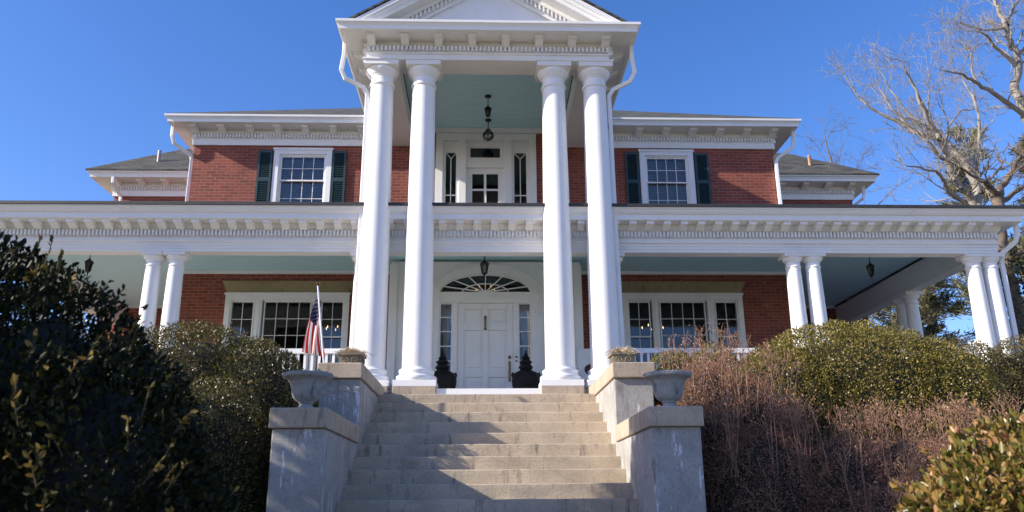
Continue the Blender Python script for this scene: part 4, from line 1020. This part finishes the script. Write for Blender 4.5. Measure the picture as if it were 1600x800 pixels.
n_ = 3200; zz = rng.uniform(1.6, 7.0, n_); an = rng.uniform(0, 6.28, n_); rr = .30+rng.uniform(0, .22, n_)*np.clip((7.2-zz)/3.5, .15, 1)
xc = np.interp(zz, [1.4,4.02,5.61,6.51,7.31,8.31], [15.3,15.16,15.13,15.09,15.07,15.24])
leaf_mesh("ivy", IVY, np.stack([xc+rr*np.cos(an), 22+rr*np.sin(an), zz], 1), np.stack([np.cos(an), np.sin(an), -.5*np.ones(n_)], 1)+rng.normal(size=(n_, 3))*.5, .10, ivt, .8, False)
limb_tree("bare_tree", (19.6, 25, 2.4), "tallest bare tree rising past the top right corner of the photo", [([(19.5,25,1.8),(19.4,25,5.93),(19.36,25,10.88),(18.97,25,12.57)], .42, .27, 0),
  ([(19.1,25,12.0),(18.97,25,12.57),(17.74,24.5,13.23),(16.7,24,13.48),(15.92,23.5,13.51),(14.97,23,13.38)], .17, .03, 3),
  ([(18.97,25,12.57),(18.73,25,13.76),(19.01,25,14.65),(19.08,25,15.22),(18.86,25,15.95),(18.85,25,16.48),(18.65,25,17.33),(18.63,25,18.15)], .24, .06, 3),
  ([(19.01,25,14.65),(18,24.67,15.34),(17.57,24.33,15.56),(17.02,24,15.52)], .09, .03, 3), ([(18.87,25,16.34),(19.43,25.33,17.16),(20.08,25.67,17.95),(20.72,26,19.04)], .11, .04, 3),
  ([(18.81,25,16.29),(17.84,24.67,15.96),(17.16,24.33,15.89),(16.51,24,15.85)], .08, .025, 3), ([(19.12,25,15.22),(19.9,25.5,15.93),(21.32,26,17.08)], .12, .06, 2), ([(16.7,24,13.48),(16.56,24,14.22),(16.74,24,14.59),(16.38,24,15.09)], .06, .02, 3)], BARK, .8)
limb_tree("bare_tree", (16.2, 36, 5), "small distant bare tree showing above the right wing roof", [([(16.5,36,4.5),(16.4,36,9),(17.0,36,13.6),(16.95,36,15.6),(16.8,36,17.2)], .2, .03, 3), ([(17.0,36,13.4),(17.6,36,14.6),(18.3,36,15.6)], .06, .02, 3), ([(17.0,36,13.5),(16.4,36,14.6),(15.6,36,15.4)], .05, .02, 2), ([(16.9,36,14.6),(17.4,36,16.0),(17.6,36,17.0)], .04, .02, 2), ([(17.0,36,12.6),(18.6,36,13.3),(19.6,36,14.2)], .05, .02, 2)], DBARK, 1.0)
def pine(loc, h, label, r0, nb, spread, lo=.25, lean=0):
    t = empty("pine_tree", loc, label, "tree", "pines behind the bare trees"); x, y, z = loc; seg = [[x,y,z-.3,x+lean*.5,y,z+h*.5,r0,r0*.65],[x+lean*.5,y,z+h*.5,x+lean,y,z+h,r0*.65,.02]]; P = []; A = []; br = []
    for i in range(nb):
        f = lo+(1-lo)*i/nb; a = rng.uniform(0, 6.28); L = spread*(1.08-f)**.7*rng.uniform(.55, 1.15); b_ = np.array([x+lean*f, y, z+h*f]); d = np.array([math.cos(a), math.sin(a), rng.uniform(-.05, .3)])
        e = b_+d*L; mid = (b_+e)/2+np.array([0, 0, -.08*L]); br += [[*b_, *mid, .055*(1.2-f), .035*(1.2-f)], [*mid, *e, .035*(1.2-f), .012]]
        for k in range(int(5+L*5)):
            u = rng.uniform(.35, 1); q = b_+(mid-b_)*u*2 if u < .5 else mid+(e-mid)*(u*2-1); s_ = q+np.array([rng.normal()*.22*L*.4, rng.normal()*.22*L*.4, rng.uniform(0, .3)]); br.append([*q, *s_, .012, .006])
            m_ = 18; P.append(s_+rng.normal(size=(m_, 3))*.10); A.append(rng.normal(size=(m_, 3))*.8+np.array([d[0], d[1], .6]))
    seg_mesh("trunk", DBARK, seg, t, 10); seg_mesh("branch", DBARK, br, t, 4)
    leaf_mesh("crown", NEEDLE, np.concatenate(P), np.concatenate(A), .28, t, .16, False)
pine((20.9, 31.5, 3.8), 11.6, "pine with sparse olive crown between the two bare trees", .26, 60, 2.3, .30)
pine((17.6, 33.0, 3.8), 7.2, "low ragged pine seen under the porch beam at the right", .2, 44, 2.3, .12)
pine((23.5, 31.0, 3.8), 11.0, "pine at the right edge behind the tallest bare tree", .28, 50, 2.6, .25)
pine((20.5, 38.0, 4.4), 7.2, "distant pine visible between the corner porch columns", .2, 40, 2.4, .15, .4)
pine((17.2, 40.0, 4.2), 11.0, "slim distant pine above the porch roof, left of the pale bare tree", .2, 46, 1.5, .3)

pine((19.0, 34.5, 4.0), 7.6, "ragged olive pine filling the gap left of the corner porch columns", .18, 60, 2.2, .05)
pine((16.2, 37.0, 4.2), 7.0, "far pine low behind the pair of columns on the porch's right side", .18, 50, 2.2, .05)
# unseen tree added as shadow caster; crown shaped to shade the lower steps
shrub("shadow_caster_tree", (-7.0, 5.2, -1.6), "unseen broad evergreen left of the dark bush, shaped to shade the lower steps", "tree",
      [((-7.2, 5.4, 3.5), (1.6, 1.9, 3.25)), ((-6.7, 6.2, 4.1), (1.3, 1.25, 2.2)), ((-7.4, 5.2, 1.0), (1.6, 1.2, 2.2)), ((-6.4, 5.6, 1.6), (1.2, 1.4, 2.0))], 36000, .13, LF_DARK, 260, .22, -1.6, inner=.5, fold=False, ck=.74)

# ------------------------------------------------------------------ white car up the slope
car = empty("parked_car", (19.0, 30.0, ground_h(19, 30)), "white car parked uphill, glimpsed between the corner columns", "car")
CW = pm("white_car_paint", (.75, .75, .75), .25, .03); TY = pm("black_rubber", (.02, .02, .02), .8)
cz = ground_h(19, 30); cx, cyy = 19.0, 30.0
m = MB(); m.xz([(cx-2.2,cz+.3),(cx+2.1,cz+.3),(cx+2.15,cz+.75),(cx+1.9,cz+.95),(cx-1.3,cz+1.0),(cx-2.15,cz+.85)], cyy-.85, cyy+.85); m.build("body", CW, car, bevel=.08)
m = MB(); poly = [(cx-.85,cz+.98),(cx+1.7,cz+.96),(cx+1.15,cz+1.5),(cx-.05,cz+1.54)]
m.prism(poly, lambda x, z: (x, cyy-.78+(.16 if z > cz+1.2 else 0), z), lambda x, z: (x, cyy+.78-(.16 if z > cz+1.2 else 0), z)); m.build("cabin", CW, car, bevel=.05)
for sg in (-1, 1):
    m = MB(); y_ = cyy+sg*.785
    q = lambda x, z: (x, y_-sg*(.16*(z-cz-.97)/.55)+sg*.012, z)
    m.add([q(cx-.55,cz+1.03),q(cx+.45,cz+1.03),q(cx+.40,cz+1.45),q(cx-.0,cz+1.46)], [(0,1,2,3)]); m.add([q(cx+.52,cz+1.03),q(cx+1.4,cz+1.03),q(cx+1.08,cz+1.43),q(cx+.48,cz+1.45)], [(0,1,2,3)])
    m.build("window", CERAM, car, recalc=False)
    for xx in (-1.4, 1.3):
        m = MB(); m.prism([(.32*math.cos(a*math.pi/10), .32*math.sin(a*math.pi/10)) for a in range(20)], lambda x, z: (cx+xx+x, cyy+sg*.68, cz+.32+z), lambda x, z: (cx+xx+x, cyy+sg*.88, cz+.32+z)); m.build("wheel", TY, car)
